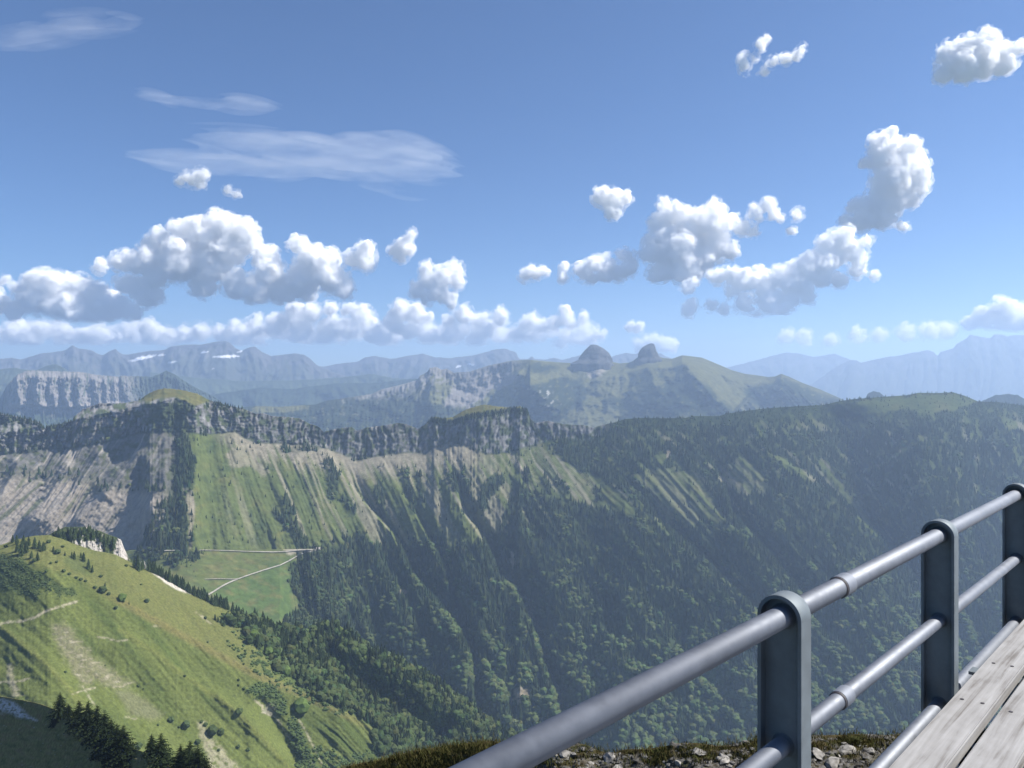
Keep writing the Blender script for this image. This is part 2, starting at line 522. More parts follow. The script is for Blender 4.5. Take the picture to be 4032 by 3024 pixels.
C = mixc(C, (0.27, 0.24, 0.2), 0.8 * sst(-2, 2, poly_sdf(sh.PX, sh.PY, [(574, 364), (611, 364), (606, 370), (598, 378), (590, 378), (583, 368)]) + 3 * fbm(sh.PX / 4, sh.PY / 4, 3, 42)))
C = mixc(C, (0.17, 0.16, 0.06), 0.6 * sst(0, 1, poly_sdf(sh.PX, sh.PY, [(256, 405), (305, 404), (308, 409), (285, 413), (250, 413)])))
C = mixc(C, (0.36, 0.34, 0.3), sst(0.18, 0.3, fbm(S / 4, d / 5, 4, 43)) * sst(-6, 4, poly_sdf(sh.PX, sh.PY, [(530, 388), (548, 390), (562, 408), (552, 410), (540, 398)])))
add('tower_massif', sh.mesh('tower_massif', C, ((60, 25), (500, 300), (900, 700))), M_massif, kind='structure')
massif = sh


def rock_tower(name, outline, D, depth, seed, label):
    """free-standing rock tower: the outline at its widest, rounded off in depth"""
    p = np.array(outline, float)
    top, bot = p[:, 1].min(), p[:, 1].max()
    nr, ns = 44, 72
    i_top = int(np.argmin(p[:, 1]))
    Lf, Rt = p[:i_top + 1], p[i_top:]
    ys = np.concatenate([np.linspace(top + 0.05, bot, nr - 6), bot + np.linspace(2, 14, 6)])
    xl = np.interp(ys, Lf[::-1, 1], Lf[::-1, 0])
    xr = np.interp(ys, Rt[:, 1], Rt[:, 0])
    V = []
    for k, y in enumerate(ys):
        cx, hw = (xl[k] + xr[k]) / 2, max((xr[k] - xl[k]) / 2, 0.15)
        for a in np.linspace(0, 2 * math.pi, ns, endpoint=False):
            n = 1 + 0.17 * mnoise.fractal(Vector((math.cos(a) * 2.6, math.sin(a) * 2.6, y * 0.07 + seed)), 1.0, 2.0, 4)
            n += 0.10 * (1 - 2.2 * abs(mnoise.noise(Vector((a * 1.9 + seed * 5, y * 0.05, 2.0))))) + 0.05 * mnoise.noise(Vector((a * 6, y * 0.35, seed)))
            sx, sy = math.cos(a), math.sin(a)
            q = (abs(sx) ** 2.6 + abs(sy) ** 2.6) ** (-1 / 2.6)
            x = cx + hw * sx * q * (1 if abs(sx) > 0.97 else n)
            dd = D + depth * (hw / ((xr - xl).max() / 2)) * sy * q * n
            V.append(((x - CX) / F * D, dd, (HY - y) / F * D))
    V.append((((xl[0] + xr[0]) / 2 - CX) / F * D, D, (HY - top) / F * D))
    i = np.arange(nr * ns).reshape(nr, ns)
    j = np.roll(i, -1, 1)
    f = np.stack([i[1:], j[1:], j[:-1], i[:-1]], -1).reshape(-1, 4)
    cap = np.array([[nr * ns, i[0, k], j[0, k], j[0, k]] for k in range(ns)])
    V = np.array(V)
    gy = 0.5 + 0.5 * fbm(V[:, 0] / 60, V[:, 2] / 25, 4, seed)
    C = np.array(ROCK_D)[None] * 0.5 + gy[:, None] * 0.07
    me = raw_mesh(name, V, np.concatenate([f]), C)
    bm = bmesh.new()
    bm.from_mesh(me)
    bm.verts.ensure_lookup_table()
    for k in range(ns):
        bm.faces.new((bm.verts[nr * ns], bm.verts[i[0, k]], bm.verts[j[0, k]]))
    bm.to_mesh(me)
    bm.free()
    add(name, me, M_massif, label=label, category='rock tower')


rock_tower('rock_tower', [(571, 364), (579, 360), (583.8, 353.6), (587.8, 348.4), (590.7, 344.9), (593, 344.4), (596.5, 344.7), (603.4, 348.4), (609, 353), (610.2, 359), (612, 366)], float(np.interp(592, massif.px, massif.D[0])) - 25, 150, 1, 'broad blocky rock tower with a rounded top, the left of the twin towers')
rock_tower('rock_tower', [(634, 361), (638.5, 357.5), (640, 350), (642.8, 347.2), (648.6, 343.9), (651.5, 343.3), (653.8, 343.9), (655.5, 350.7), (657.8, 355.5), (661, 360)], float(np.interp(648, massif.px, massif.D[0])) - 25, 90, 2, 'narrow slanted rock tower, the right of the twin towers on the far massif')
# ------------------------------------------------------------------ the main ridge across the valley
crest_pts = [(-60, 409), (-30, 411), (0, 413.7), (11.6, 415.5), (30, 419.5), (40.5, 423), (43.4, 428.8), (51, 425.3), (64.8, 423), (72.3, 420.7), (75, 416), (83.3, 409), (99.5, 403.3), (115.7, 403.6), (127, 402.7), (140, 400), (146, 395), (156, 390), (164, 388.3), (179, 389.4), (197, 393.5), (208, 399.5), (214, 401.6), (226, 405), (243, 408.5), (256, 413.7), (263, 413), (272, 416), (288.4, 417), (300, 418.4), (308, 423), (318.5, 426.5), (324, 432), (328, 430.5), (339, 428), (352, 427), (357, 431), (366, 427.6), (384.5, 425.3), (397, 423), (406.5, 424), (418, 429), (424, 425), (434, 416.6), (443.5, 418.4), (453, 417), (466.6, 409), (483, 404.5), (494.4, 406), (512, 408), (520, 406), (527, 410), (530.5, 418), (535, 423), (546.7, 420.7), (558, 423), (570, 424.7), (583.8, 424.7), (593, 427.6), (602, 425), (614, 422.4), (625.4, 419), (645, 417.8), (662.5, 418.4), (685.6, 417.8), (692.5, 416), (720, 416), (726, 413.8), (743.5, 410.9), (768, 408.2), (797, 406.2), (823.6, 405), (837.4, 401.6), (849, 399.6), (866.4, 398), (886, 396.6), (907, 395.2), (918.5, 392.7), (935.8, 393.1), (953, 392.3), (964.8, 395.8), (978.6, 401.6), (998, 402), (1012, 404), (1024, 405.4), (1060, 410), (1100, 416)]
cl = line(crest_pts)
crest = lambda x: cl(x) + 0.7 * fbm(x * 0.5, x * 0, 3, 51) * sst(620, 560, x)
# top and foot of the cliff band
ctop = line([(-60, 409), (140, 401), (150, 402), (157, 399), (175, 397), (186, 402), (195, 406), (205, 403), (214, 401.5), (440, 419), (452, 421), (468, 416), (480, 413), (500, 411), (512, 408), (620, 420), (1100, 410)])
foot = line([(-60, 450), (0, 453), (20, 452), (40, 448), (74, 447), (110, 440), (140, 432), (170, 431), (187.5, 431), (202.5, 434), (225.7, 432), (235, 431), (243, 437), (256, 442.7), (279, 442.7), (318.5, 446), (328, 448.5), (348.6, 456.6), (356.7, 459.5), (371.7, 456.6), (389, 454), (406.5, 452), (426, 453), (429.6, 449.6), (450.4, 440.4), (470, 447.3), (487.5, 454), (512, 450.5), (523.6, 447.3), (538, 444), (552, 438), (566, 437), (580, 440), (595, 439), (610, 430), (625, 421), (1100, 400)])
sdist = line([(-60, 2380), (0, 2410), (90, 2455), (160, 2480), (256, 2505), (330, 2560), (420, 2650), (520, 2730), (640, 2850), (800, 3090), (950, 3330), (1100, 3520)])
WX = lambda X, Y, s: 6 * fbm(X / 14, Y / 14, 4, s)


def mslope(X, Y):
    f, t = foot(X), ctop(X)
    cliff = sst(-2, 1, Y - t) * sst(1.5, -1.5, Y - f)
    cap = sst(1, -2, Y - t)
    base = 37 + 0 * X
    return np.where(cap > 0.5, 20, base * (1 - cliff) + 74 * cliff)


main = Sheet(cols(-60, 1100), crest, line([(-60, 620), (200, 620), (330, 745), (430, 775), (1100, 775)]), 310, sdist, mslope)
X, Y = main.PX, main.PY
S = main.flow(lambda X, Y: np.interp(X, [-60, 120, 160, 190, 260, 330, 450, 520, 620, 750, 860, 940, 1100], [-0.9, -0.8, -0.5, 0.0, 0.5, 0.5, 0.45, 0.7, 0.85, 0.85, 0.7, 0.5, 0.4]))
d = Y - Y[:1]
below = Y - foot(X)
cliffm = sst(-2, 1, Y - ctop(X)) * sst(1.5, -1.5, below)
cliffm *= sst(615, 600, X)
rel = np.zeros_like(X)
# big spurs
rel += tent(X, Y, [(170, 392), (178, 431), (186, 470), (188, 505), (186, 560), (180, 640)], 130, 140, 110, 0.04)
saws = [([(321, 440), (346, 482), (365, 505), (391, 533), (412, 579), (443, 614), (457, 632), (467, 653), (472, 700), (474, 760)], 30, 50, 210, 11),
        ([(378, 455), (404, 498), (424, 531), (433, 552), (443, 570), (447, 593), (452, 605), (456, 625)], 18, 26, 130, 8),
        ([(441, 448), (455, 484), (461, 512), (476, 529), (491, 562), (498, 581), (512, 590), (524, 616), (532, 633), (540, 662), (550, 689), (556, 715), (562, 770)], 32, 55, 260, 13),
        ([(593, 440), (600, 467), (622, 484), (640, 502), (660, 525), (700, 560), (760, 620), (810, 690)], 40, 50, 150, 13),
        ([(692, 430), (705, 455), (722, 485), (730, 515), (770, 560), (810, 610)], 55, 50, 150, 14),
        ([(755, 425), (769, 453), (796, 470), (824, 486), (850, 512), (884, 540), (920, 590), (960, 650), (1000, 720)], 80, 50, 150, 18),
        ([(345, 640), (400, 664), (460, 705), (520, 760)], 30, 20, 60, 10)]
for pts, a_, wl_, gu_, wg_ in saws:
    rel += sawspur(X, Y, pts, a_, wl_, gu_, wg_, depth=sst(15, 110, below))
spurs = [([(450, 436), (475, 460), (500, 480), (540, 492), (581, 503), (628, 515), (653, 535), (700, 575), (740, 612), (770, 650), (805, 700), (840, 775)], 52, 90, 60),
         ([(905, 410), (925, 445), (922, 470), (925, 500), (935, 560)], 150, 40, 60),
         ([(1000, 405), (1010, 440), (1020, 490), (1045, 560)], 130, 44, 34)]
for pts, a_, wl_, wr_ in spurs:
    rel += tent(X, Y, pts, a_, wl_, wr_, 0.3)
rel -= tent(X, Y, [(845, 400), (846, 440), (852, 474), (868, 500), (888, 540), (915, 590), (950, 660)], 190, 30, 34, 0.08)
rel -= tent(X, Y, [(905, 430), (880, 462), (856, 474)], 60, 10, 10, 0.1)
# scree ribs on the shaded left
for pts, a_ in [([(146, 444), (134, 462), (118, 482), (90, 510), (60, 535)], 90), ([(105, 446), (97, 462), (80, 485), (55, 510), (30, 530)], 85), ([(72, 456), (60, 478), (44, 505), (20, 530)], 80), ([(20, 455), (14, 472), (2, 495), (-20, 515)], 80), ([(172, 468), (160, 488), (148, 506), (128, 530)], 60), ([(118, 466), (108, 480), (96, 494)], 40)]:
    rel += tent(X, Y, pts, a_ * 0.55, 6, 15, 0.16)
# erosion gullies down the fall line, cliffs with vertical ribs
dn = sst(0, 30, below)
rel += 48 * sawnoise(S + 9 * fbm(X / 40, Y / 40, 3, 48), d, 36, 3) * sst(40, 130, below) * sst(240, 300, X)
rel += 24 * (ridged(S / 17, d / 220, 4, 52, 0.55) - 0.6) * dn
rel += 9 * (ridged(S / 5.0, d / 80, 3, 53, 0.5) - 0.6) * sst(0, 12, below)
XC = X + 7 * fbm(X / 30, Y / 40, 3, 57) + 2 * fbm(X / 8, Y / 20, 3, 50)
rel += (30 * (ridged(XC / 11, Y / 40, 4, 54, 0.62) - 0.6) * (0.6 + 0.8 * sst(-.4, .4, perlin(X / 45, Y / 60, 49))) + 9 * fbm(X / 2.2, Y / 7, 3, 55) + 6 * fbm(X / 9, Y / 2.0, 3, 58)) * cliffm
rel += 5 * fbm(X / 4, Y / 4, 4, 56) * sst(0, 4, d)
rel += 30 * (ridged(S / 22, d / 120, 3, 59) - 0.6) * sst(180, 150, X) * sst(0, 10, d)
main.D = main.D - rel

# what grows where
xw, yw = X + WX(X, Y, 61), Y + WX(X, Y, 64)
grass = np.zeros_like(X)


def patch(*pgs, soft=2.0, warp=1.0):
    o = np.zeros_like(X)
    for pg in pgs:
        o = np.maximum(o, sst(-soft, soft, poly_sdf(X + (xw - X) * warp, Y + (yw - Y) * warp, pg)))
    return o


yb = np.interp(X, [150, 187, 275, 300, 330, 360, 400, 440, 480, 500, 512, 530], [560, 565, 564, 552, 544, 538, 546, 550, 544, 528, 496, 455])
fing = 20 * (ridged(S / 11, d / 300, 3, 66) - 0.62)
grass = sst(-4, 4, yb + fing - Y) * sst(178, 190, xw) * sst(0, 2, below) * sst(540, 500, X)
GB = [(452, 441), (470, 448), (487, 455), (512, 452), (537, 444), (540, 438), (548, 450), (560, 458), (575, 468), (590, 476), (605, 482), (622, 490), (632, 503), (636, 517), (622, 514), (600, 508), (580, 503), (550, 497), (530, 490), (515, 482), (500, 472), (480, 459)]
GC = [(628, 472), (651, 470), (674, 467), (690, 472), (708, 486), (718, 505), (728, 522), (704, 522), (684, 528), (664, 516), (650, 497)]
GD = [(722, 467), (739, 455), (757, 464), (767, 484), (764, 494), (744, 495), (728, 490), (714, 485)]
GE = [(769, 453), (785, 458), (800, 467), (818, 481), (808, 483), (790, 472), (775, 461)]
GF = [(819, 456), (828, 464), (840, 482), (851, 496), (861, 510), (874, 526), (886, 540), (890, 550), (878, 540), (860, 522), (846, 506), (833, 492), (818, 476)]
GG = [(856, 471), (884, 461), (907, 444), (911, 448), (890, 461), (866, 475)]
GH = [(999, 416), (1023, 423), (1030, 434), (1009, 429)]
GI = [(1009, 445), (1021, 446), (1017, 453)]
GJ = [(838, 402), (870, 399), (920, 394), (955, 393), (978, 401), (960, 410), (930, 413), (900, 409), (880, 417), (862, 416), (850, 409)]
GK = [(905, 497), (921, 477), (918, 490), (905, 508), (899, 520)]
GL = [(650, 460), (660, 452), (668, 455), (662, 466)]
gb = patch(GB, warp=0.5)
grass = np.maximum.reduce([grass, gb, patch(GC), patch(GD), patch(GE, GF, GG, GH, GI, GK, GL, warp=0.6), 0.9 * patch(GJ)])
# ragged clearings along the right-hand slopes
sp_ = fbm(S / 9, Y / 16, 4, 67)
grass = np.maximum(grass, 0.8 * sst(0.2, 0.32, sp_ + 0.10 * sst(500, 430, Y) * sst(640, 700, X)) * sst(560, 640, X) * sst(600, 520, Y) * sst(3, 9, d))
grass = np.maximum(grass, 0.8 * sst(0.20, 0.30, fbm(S / 7, Y / 22, 4, 68)) * sst(1, 5, below) * sst(300, 340, X) * sst(650, 560, Y))
# wooded gully strips inside the grass
strip = np.zeros_like(X)
for pts, wd_ in [([(275, 512), (290, 530), (303, 545)], 3.4), ([(286, 514), (296, 530), (306, 545)], 2.6), ([(328, 464), (334, 480), (332, 495)], 5.0), ([(347, 500), (352, 512)], 4), ([(285, 498), (292, 512)], 3.5), ([(377, 488), (381, 505), (382, 515)], 3.5), ([(405, 470), (410, 500), (412, 512)], 3), ([(418, 475), (421, 505)], 2.8), ([(453, 478), (456, 488)], 4), ([(463, 470), (470, 500), (474, 512)], 2.6), ([(486, 492), (497, 480)], 7), ([(482, 500), (484, 506)], 4), ([(525, 473), (528, 480)], 4), ([(545, 482), (546, 493)], 3.6), ([(594, 490), (600, 500)], 3), ([(556, 480), (566, 492)], 3), ([(320, 447), (300, 449), (282, 449)], 3.0), ([(181, 440), (188, 462), (186, 488)], 7)]:
    dd, _, _ = path_sdf(X, Y, pts, 16)
    strip = np.maximum(strip, sst(1.5, -1.5, dd - wd_ + 4.0 * fbm(X / 4, Y / 4, 3, 69)))
grass = grass * (1 - strip)
# scree: a band under the cliffs that runs out in streaks, and the pale fans on the left
streak = ridged(S / 8, d / 400, 4, 71, 0.6)
fine = fbm(S / 1.6, d / 60, 3, 72)
sc1 = sst(0.2, 0.75, 1.25 - below / np.interp(X, [187, 215, 235, 300, 360, 430, 470], [4, 8, 20, 22, 20, 30, 22]) + 1.6 * (streak - 0.6) + 0.5 * fine) * sst(205, 240, X) * sst(500, 470, X) * sst(-1, 2, below)
sc1 = np.maximum(sc1, 0.75 * sst(0.70, 0.80, ridged(S / 13, d / 500, 2, 73)) * sst(0, 20, below) * sst(120, 60, below) * grass * sst(215, 260, X))
sc2 = gb * sst(0.0, 0.35, streak - 0.66 + 0.5 * fine) * sst(-2, 6, poly_sdf(X, Y, [(470, 445), (540, 440), (600, 480), (600, 505), (560, 495), (500, 470)]))
ll = sst(182, 168, xw + 0.25 * (Y - 470)) * sst(0, 3, below)
fan = ll * sst(-10, 10, Y - np.interp(X, [-60, 0, 60, 120, 160, 180], [470, 472, 478, 485, 495, 500]) + 10 * fbm(S / 10, d / 200, 3, 74))
rockl = ll * (1 - fan)
scr = np.maximum.reduce([sc1, sc2, 0.9 * patch([(182, 488), (193, 490), (195, 505), (193, 530), (191, 549), (189, 549), (189, 520)], soft=1.2, warp=0.3), 0.4 * patch(GC, warp=1) * sst(0.62, 0.75, streak), 0.35 * patch(GD) * sst(0.6, 0.72, streak)])
scr = np.maximum(scr, 0.8 * patch([(231, 447), (243, 440), (256, 455), (268, 470), (262, 478), (250, 466), (236, 468), (228, 464)], warp=1.4) * sst(-0.4, 0.2, fine + 0.3))
cap = sst(1, -1, Y - ctop(X)) * sst(140, 146, X) * sst(212, 206, X) + sst(1, -1, Y - ctop(X)) * sst(424, 436, X) * sst(530, 516, X)
veg = cliffm * sst(0.02, 0.25, fbm(X / 6, Y / 8, 4, 75) + 0.10) * 0.85
veg = np.maximum(veg, cliffm * 0.9 * patch([(152, 404), (186, 402), (190, 431), (165, 432), (148, 425)], warp=1.5))
veg = np.maximum(veg, cliffm * 0.9 * sst(5, 1, Y - ctop(X) + 5 * fbm(X / 5, Y * 0, 3, 76)) * sst(212, 216, X))
forest = np.clip(1 - np.maximum.reduce([grass, scr, cliffm * 1.0, fan, rockl, cap]), 0, 1)
forest = np.maximum(forest, strip * (1 - cliffm))
wpatch = patch([(156, 505), (172, 497), (183, 498), (192, 515), (193, 545), (150, 552), (142, 545), (146, 530)], soft=2, warp=0.8)
forest = np.maximum(forest, wpatch * sst(-0.25, 0.0, fbm(X / 9, Y / 9, 3, 77)))

C = const(X.shape, WOOD)
gv = fbm(X / 22, Y / 14, 4, 81)
C = mixc(C, GRASS, grass)
C = mixc(C, GRASS_D, grass * sst(0.0, 0.5, gv) * 0.8)
C = mixc(C, GRASS_Y, grass * sst(-0.1, -0.5, gv) * 0.5)
C = mixc(C, SCREE, scr * 0.72)
C = mixc(C, (0.31, 0.27, 0.22), scr * sst(0.25, 0.5, fine) * 0.8)
rc = 0.10 + 0.15 * sst(-0.4, 0.6, fbm(X / 2.5, Y / 9, 4, 82)) + 0.10 * sst(0.15, 0.5, fbm(X / 2.0, Y / 20, 3, 83))
C = C * (1 - cliffm[..., None]) + (rc[..., None] * np.array((1.0, 0.98, 0.95))) * cliffm[..., None]
C = mixc(C, (0.13, 0.125, 0.115), rockl * 0.9)
C = mixc(C, (0.055, 0.065, 0.03), rockl * sst(-0.1, 0.3, fbm(X / 7, Y / 6, 4, 84)))
C = mixc(C, (0.235, 0.21, 0.178), fan * sst(-0.75, -0.2, fine + 0.5 * fbm(S / 12, d / 120, 3, 85)))
C = mixc(C, (0.09, 0.105, 0.05), fan * sst(0.12, 0.3, fbm(S / 9, d / 40, 4, 86) - 0.15 * sst(60, 120, X)) * 0.8)
C = mixc(C, (0.30, 0.27, 0.235), rockl * sst(0.72, 0.86, np.minimum(1.0, ridged(S / 14, d / 300, 2, 87))) * 0.6)
C = mixc(C, GRASS_Y, cap * 0.75)
C = mixc(C, GRASS_D, cap * sst(0.0, 0.4, fbm(X / 8, Y / 5, 3, 88)) * 0.6)
C = mixc(C, (0.05, 0.07, 0.025), veg)
C = mixc(C, (0.045, 0.06, 0.028), forest * 0.5)
for sx_, sy_, rx_, ry_ in [(541, 719, 6, 1.3), (549, 714.5, 3.2, 3.0), (553.7, 707, 1.4, 3.0), (661, 699, 7, 1.1), (738, 692, 1.8, 2.6), (522, 693, 9, 7), (515, 702, 5, 6), (403, 592, 4, 3), (668, 454, 2, 5), (512, 560, 3, 10)]:
    q_ = np.hypot((X - sx_) / rx_, (Y - sy_) / ry_) + 0.5 * fbm(X / 4, Y / 4, 3, 89)
    C = mixc(C, (0.26, 0.22, 0.16), 0.8 * sst(1.15, 0.75, q_))
    forest = forest * sst(0.75, 1.2, q_)
main_forest, veg_mask, grass_mask = forest, veg, grass
add('main_ridge', main.mesh('main_ridge', C), M_main, kind='structure')

# ------------------------------------------------------------------ the saddle below it: meadow, tracks and a wooded spur
top_y = line([(60, 549), (120, 550), (200, 549.5), (260, 549.5), (300, 549), (320, 549), (328, 551), (330, 560), (332.4, 581), (336, 600), (340.5, 621), (346, 632)])
Dtop = np.array([main.at(x, 549.0)[1] for x in cols(60, 346, 2)])
_k = np.exp(-0.5 * (np.arange(-30, 31) / 11.0) ** 2)
Dsm = np.convolve(np.pad(Dtop, 30, mode='edge'), _k / _k.sum(), 'valid')
Dsm -= np.maximum(0, np.max(Dsm - Dtop)) * 0.6 + 2
dtop = lambda x: np.interp(x, cols(60, 346, 2), Dsm)
saddle = Sheet(cols(60, 346, 0.75), lambda x: top_y(x) + 0 * x, line([(60, 680), (346, 720)]), 170, lambda x: np.where(x < 327, dtop(x), dtop(x * 0 + 327) - 9 * (x - 327)),
               lambda X, Y: np.interp(X, [60, 280, 300, 346], [17, 19, 34, 50]))
X, Y = saddle.PX, saddle.PY
d = Y - Y[:1]
S = saddle.flow(lambda X, Y: 0.15 + 0 * X)
saddle.D -= (3 * fbm(X / 14, Y / 10, 4, 91) + 26 * (ridged(S / 9, d / 200, 3, 92) - .6) * sst(285, 300, X)) * sst(0, 6, d)
saddle.D -= tent(X, Y, [(312, 545), (311, 575), (318, 600), (334, 622)], 45, 9, 9, 0.05)
xw = X + 13 * fbm(X / 13, Y / 11, 4, 93)
sforest = sst(-2, 2, xw - np.interp(Y, [549, 556, 563, 575, 590, 605, 618, 640], [316, 312, 296, 292, 290, 298, 287, 282])) * sst(1, 3, d)
for bx, by, br in [(185, 548, 0), (152, 556, 8), (172, 562, 7), (180, 556, 6), (176, 568, 4), (140, 556, 6), (160, 549, 6)]:
    sforest = np.maximum(sforest, sst(1.5, -1.5, np.hypot(X - bx, (Y - by) * 1.3) - br + 3 * fbm(X / 4, Y / 4, 3, 94)))
C = const(X.shape, (0.082, 0.1, 0.034))
C = mixc(C, (0.066, 0.105, 0.032), sst(-12, 9, 8 * fbm(X / 12, Y / 9, 4, 90) + Y - np.interp(X, [200, 222, 250, 290, 330], [592, 588, 574, 560, 552])) * 0.8)
C = mixc(C, (0.12, 0.112, 0.046), 0.7 * sst(-0.1, 0.4, fbm(X / 14, Y / 7, 4, 95)))
C = C * (1 + 0.22 * fbm(X / 5, Y / 2.2, 4, 96))[..., None]
C = mixc(C, (0.35, 0.31, 0.25), 0.75 * sst(-1.5, 1.5, poly_sdf(X, Y, [(284, 550), (300, 545), (320, 545), (322, 551), (300, 553), (288, 555)]) + 2 * fbm(X / 4, Y / 3, 3, 97)))
C = mixc(C, WOOD, sforest * 0.8)
C = mixc(C, (0.4, 0.35, 0.29), 0.8 * sst(0.5, -0.5, np.abs(X - np.interp(Y, [595, 605, 612, 620], [335, 336.5, 337, 339])) - 0.8 + 1.2 * fbm(X / 2, Y / 3, 2, 98)) * sst(597, 600, Y) * sst(622, 618, Y))
add('saddle_meadow', saddle.mesh('saddle_meadow', C, ((6, 30), (12, 120))), M_main, kind='structure')


def road(name, sheet, pts, wid, lift=0.5, colr=(0.34, 0.32, 0.28)):
    """a gravel track laid on the ground: a ribbon of given width in metres"""
    q = np.array(pts, float)
    tt = np.linspace(0, len(q) - 1, len(q) * 14)
    c = np.stack([np.interp(tt, np.arange(len(q)), q[:, k]) for k in (0, 1)], -1)
    P = [sheet.at(x, y) for x, y in c]
    V, Fc = [], []
    for k, p in enumerate(P):
        t = (P[min(k + 1, len(P) - 1)] - P[max(k - 1, 0)])
        n = Vector((-t.y, t.x, 0)).normalized() * wid / 2 * (0.85 + 0.3 * random.random())
        for sgn in (-1, 1):
            r = p + n * sgn
            V.append((r.x, r.y, p.z + lift + 0.02 * sgn * n.y))
        if k:
            Fc.append((2 * k - 2, 2 * k - 1, 2 * k + 1, 2 * k))
    V = np.array(V)
    C = np.array(colr)[None] * rng.uniform(0.8, 1.1, (len(V), 1))
    add(name, raw_mesh(name, V, np.array(Fc), C), M_main, kind='structure')


road('track', saddle, [(150, 552.0), (165, 551), (180, 550.6), (205, 550.5), (225, 551), (250, 551.9), (272, 552.4), (285, 552), (300, 550.5), (319, 549.6)], 8, 1.5)
road('track', saddle, [(319, 549.8), (305, 553), (299, 555), (290, 560.5), (280, 565.5), (262, 571), (244, 577), (231, 582), (222, 586.5), (214, 591.5), (205, 597)], 7.5, 1.4)
road('track', saddle, [(205, 579.5), (220, 579), (233, 579.5), (240, 578.6)], 7, 1.2)

# ------------------------------------------------------------------ the grassy hill on the left
hc = line([(-190, 575), (-60, 552), (-20, 548), (0, 545), (7, 542.7), (15, 539.8), (34.7, 535.7), (48.6, 535), (62.5, 539), (74, 543.8), (92.6, 550), (115.7, 554.5), (139, 566.4), (150.5, 571), (169, 580), (192, 594), (214, 603.4), (231.5, 610.4), (243, 616), (258, 618.5), (273, 625), (290, 629), (305, 629), (322, 626), (338, 624.5), (349, 632.5), (366, 646), (400.7, 660), (429.6, 676.3), (457.4, 697), (487.5, 720), (510.6, 733), (540, 752), (580, 780)])
hcr = lambda x: hc(x) + 0.5 * fbm(x * 0.5, x * 0, 3, 101)
hd = line([(-190, 1050), (-60, 1080), (0, 1060), (60, 1060), (140, 1090), (250, 1130), (340, 1220), (400, 1260), (520, 1330), (580, 1350)])
hill = Sheet(cols(-190, 580, 1.15), hcr, lambda x: np.maximum(hcr(x) + 6, 790 + 0 * x), 230, hd,
             lambda X, Y: np.interp(X, [-60, 100, 250, 330, 580], [24, 24, 28, 34, 36]))
X, Y = hill.PX, hill.PY
d = Y - Y[:1]
S = hill.flow(lambda X, Y: np.interp(X, [-60, 60, 200, 400, 580], [0.9, 1.0, 1.1, 1.2, 1.3]))
ridge_line = [(-20, 560), (30, 563), (64, 573), (97, 589), (127, 603), (150, 616), (174, 629), (215, 651), (256, 673), (300, 692), (337, 709), (380, 730), (420, 760)]
rib_b = [(120, 630), (154, 652), (185, 676), (231, 708), (262, 738), (290, 770)]
rib_c = [(-10, 618), (7, 631), (30, 650), (50, 668), (75, 695), (95, 725)]
hill.D -= tent(X, Y, ridge_line, 34, 50, 40, 0.04) * sst(0, 12, d)
hill.D -= tent(X, Y, rib_b, 6, 22, 9, 0.1)
hill.D -= tent(X, Y, [(210, 690), (240, 712), (270, 740), (290, 765)], 8, 9, 8, 0.1)
hill.D -= tent(X, Y, rib_c, 6.5, 18, 9, 0.1)
hill.D += tent(X, Y, [(95, 648), (112, 668), (135, 690), (165, 720), (180, 745)], 11, 16, 16, 0.1)
hill.D += tent(X, Y, [(256, 695), (268, 712), (284, 740), (300, 770)], 16, 10, 8, 0.1)
hill.D -= tent(X, Y, [(335, 640), (365, 660), (400, 676), (450, 708), (490, 740)], 45, 20, 20, 0.08)
hill.D += tent(X, Y, [(320, 640), (350, 676), (400, 712), (450, 745)], 30, 18, 18, 0.08)
hill.D -= (3.0 * fbm(S / 12, d / 60, 4, 102) + 1.6 * fbm(X / 5, Y / 5, 4, 103)) * sst(0, 10, d)
hill.D -= 8 * (ridged(S / 10, d / 150, 3, 104) - .6) * sst(300, 340, X) * sst(0, 10, d)

xw, yw = X + 5 * fbm(X / 9, Y / 9, 4, 105), Y + 5 * fbm(X / 9, Y / 9, 4, 106)
_, rs, _ = path_sdf(X, Y, ridge_line)
rd = path_sdf(X, Y, ridge_line)[0] * np.where(rs > 0, 1, -1)          # + on the valley side
gv = fbm(S / 26, d / 90, 4, 107)
gf = fbm(X / 6, Y / 5, 4, 108)
C = const(X.shape, (0.085, 0.102, 0.030))
C = mixc(C, (0.060, 0.080, 0.023), sst(0.0, 0.4, gv) * 0.8)
C = mixc(C, (0.105, 0.122, 0.036), sst(0.05, 0.4, -gv) * 0.6)
C = C * (1.08 + 0.13 * fbm(X / 14, Y / 1.5, 3, 113) + 0.14 * fbm(X / 3, Y / 2.5, 4, 114))[..., None]
far_side = sst(-4, 3, rd + 6 * gf)
C = mixc(C, (0.118, 0.115, 0.042), far_side * sst(300, 240, X) * (0.55 + 0.3 * gf)[...].clip(0, 1))
C = mixc(C, (0.155, 0.128, 0.052), 0.55 * sst(6, 1, np.abs(rd + 2)) * sst(90, 130, X) * sst(400, 330, X))
C = mixc(C, (0.125, 0.135, 0.04), 0.6 * sst(4.5, 0.5, path_sdf(X, Y, rib_b)[0] + 2 * gf) + 0 * X)
C = mixc(C, (0.12, 0.13, 0.04), 0.6 * sst(4.5, 0.5, path_sdf(X, Y, rib_c)[0] + 2 * gf))


def hp(pg, soft=2.0, warp=1.0):
    return sst(-soft, soft, poly_sdf(X + (xw - X) * warp, Y + (yw - Y) * warp, pg))


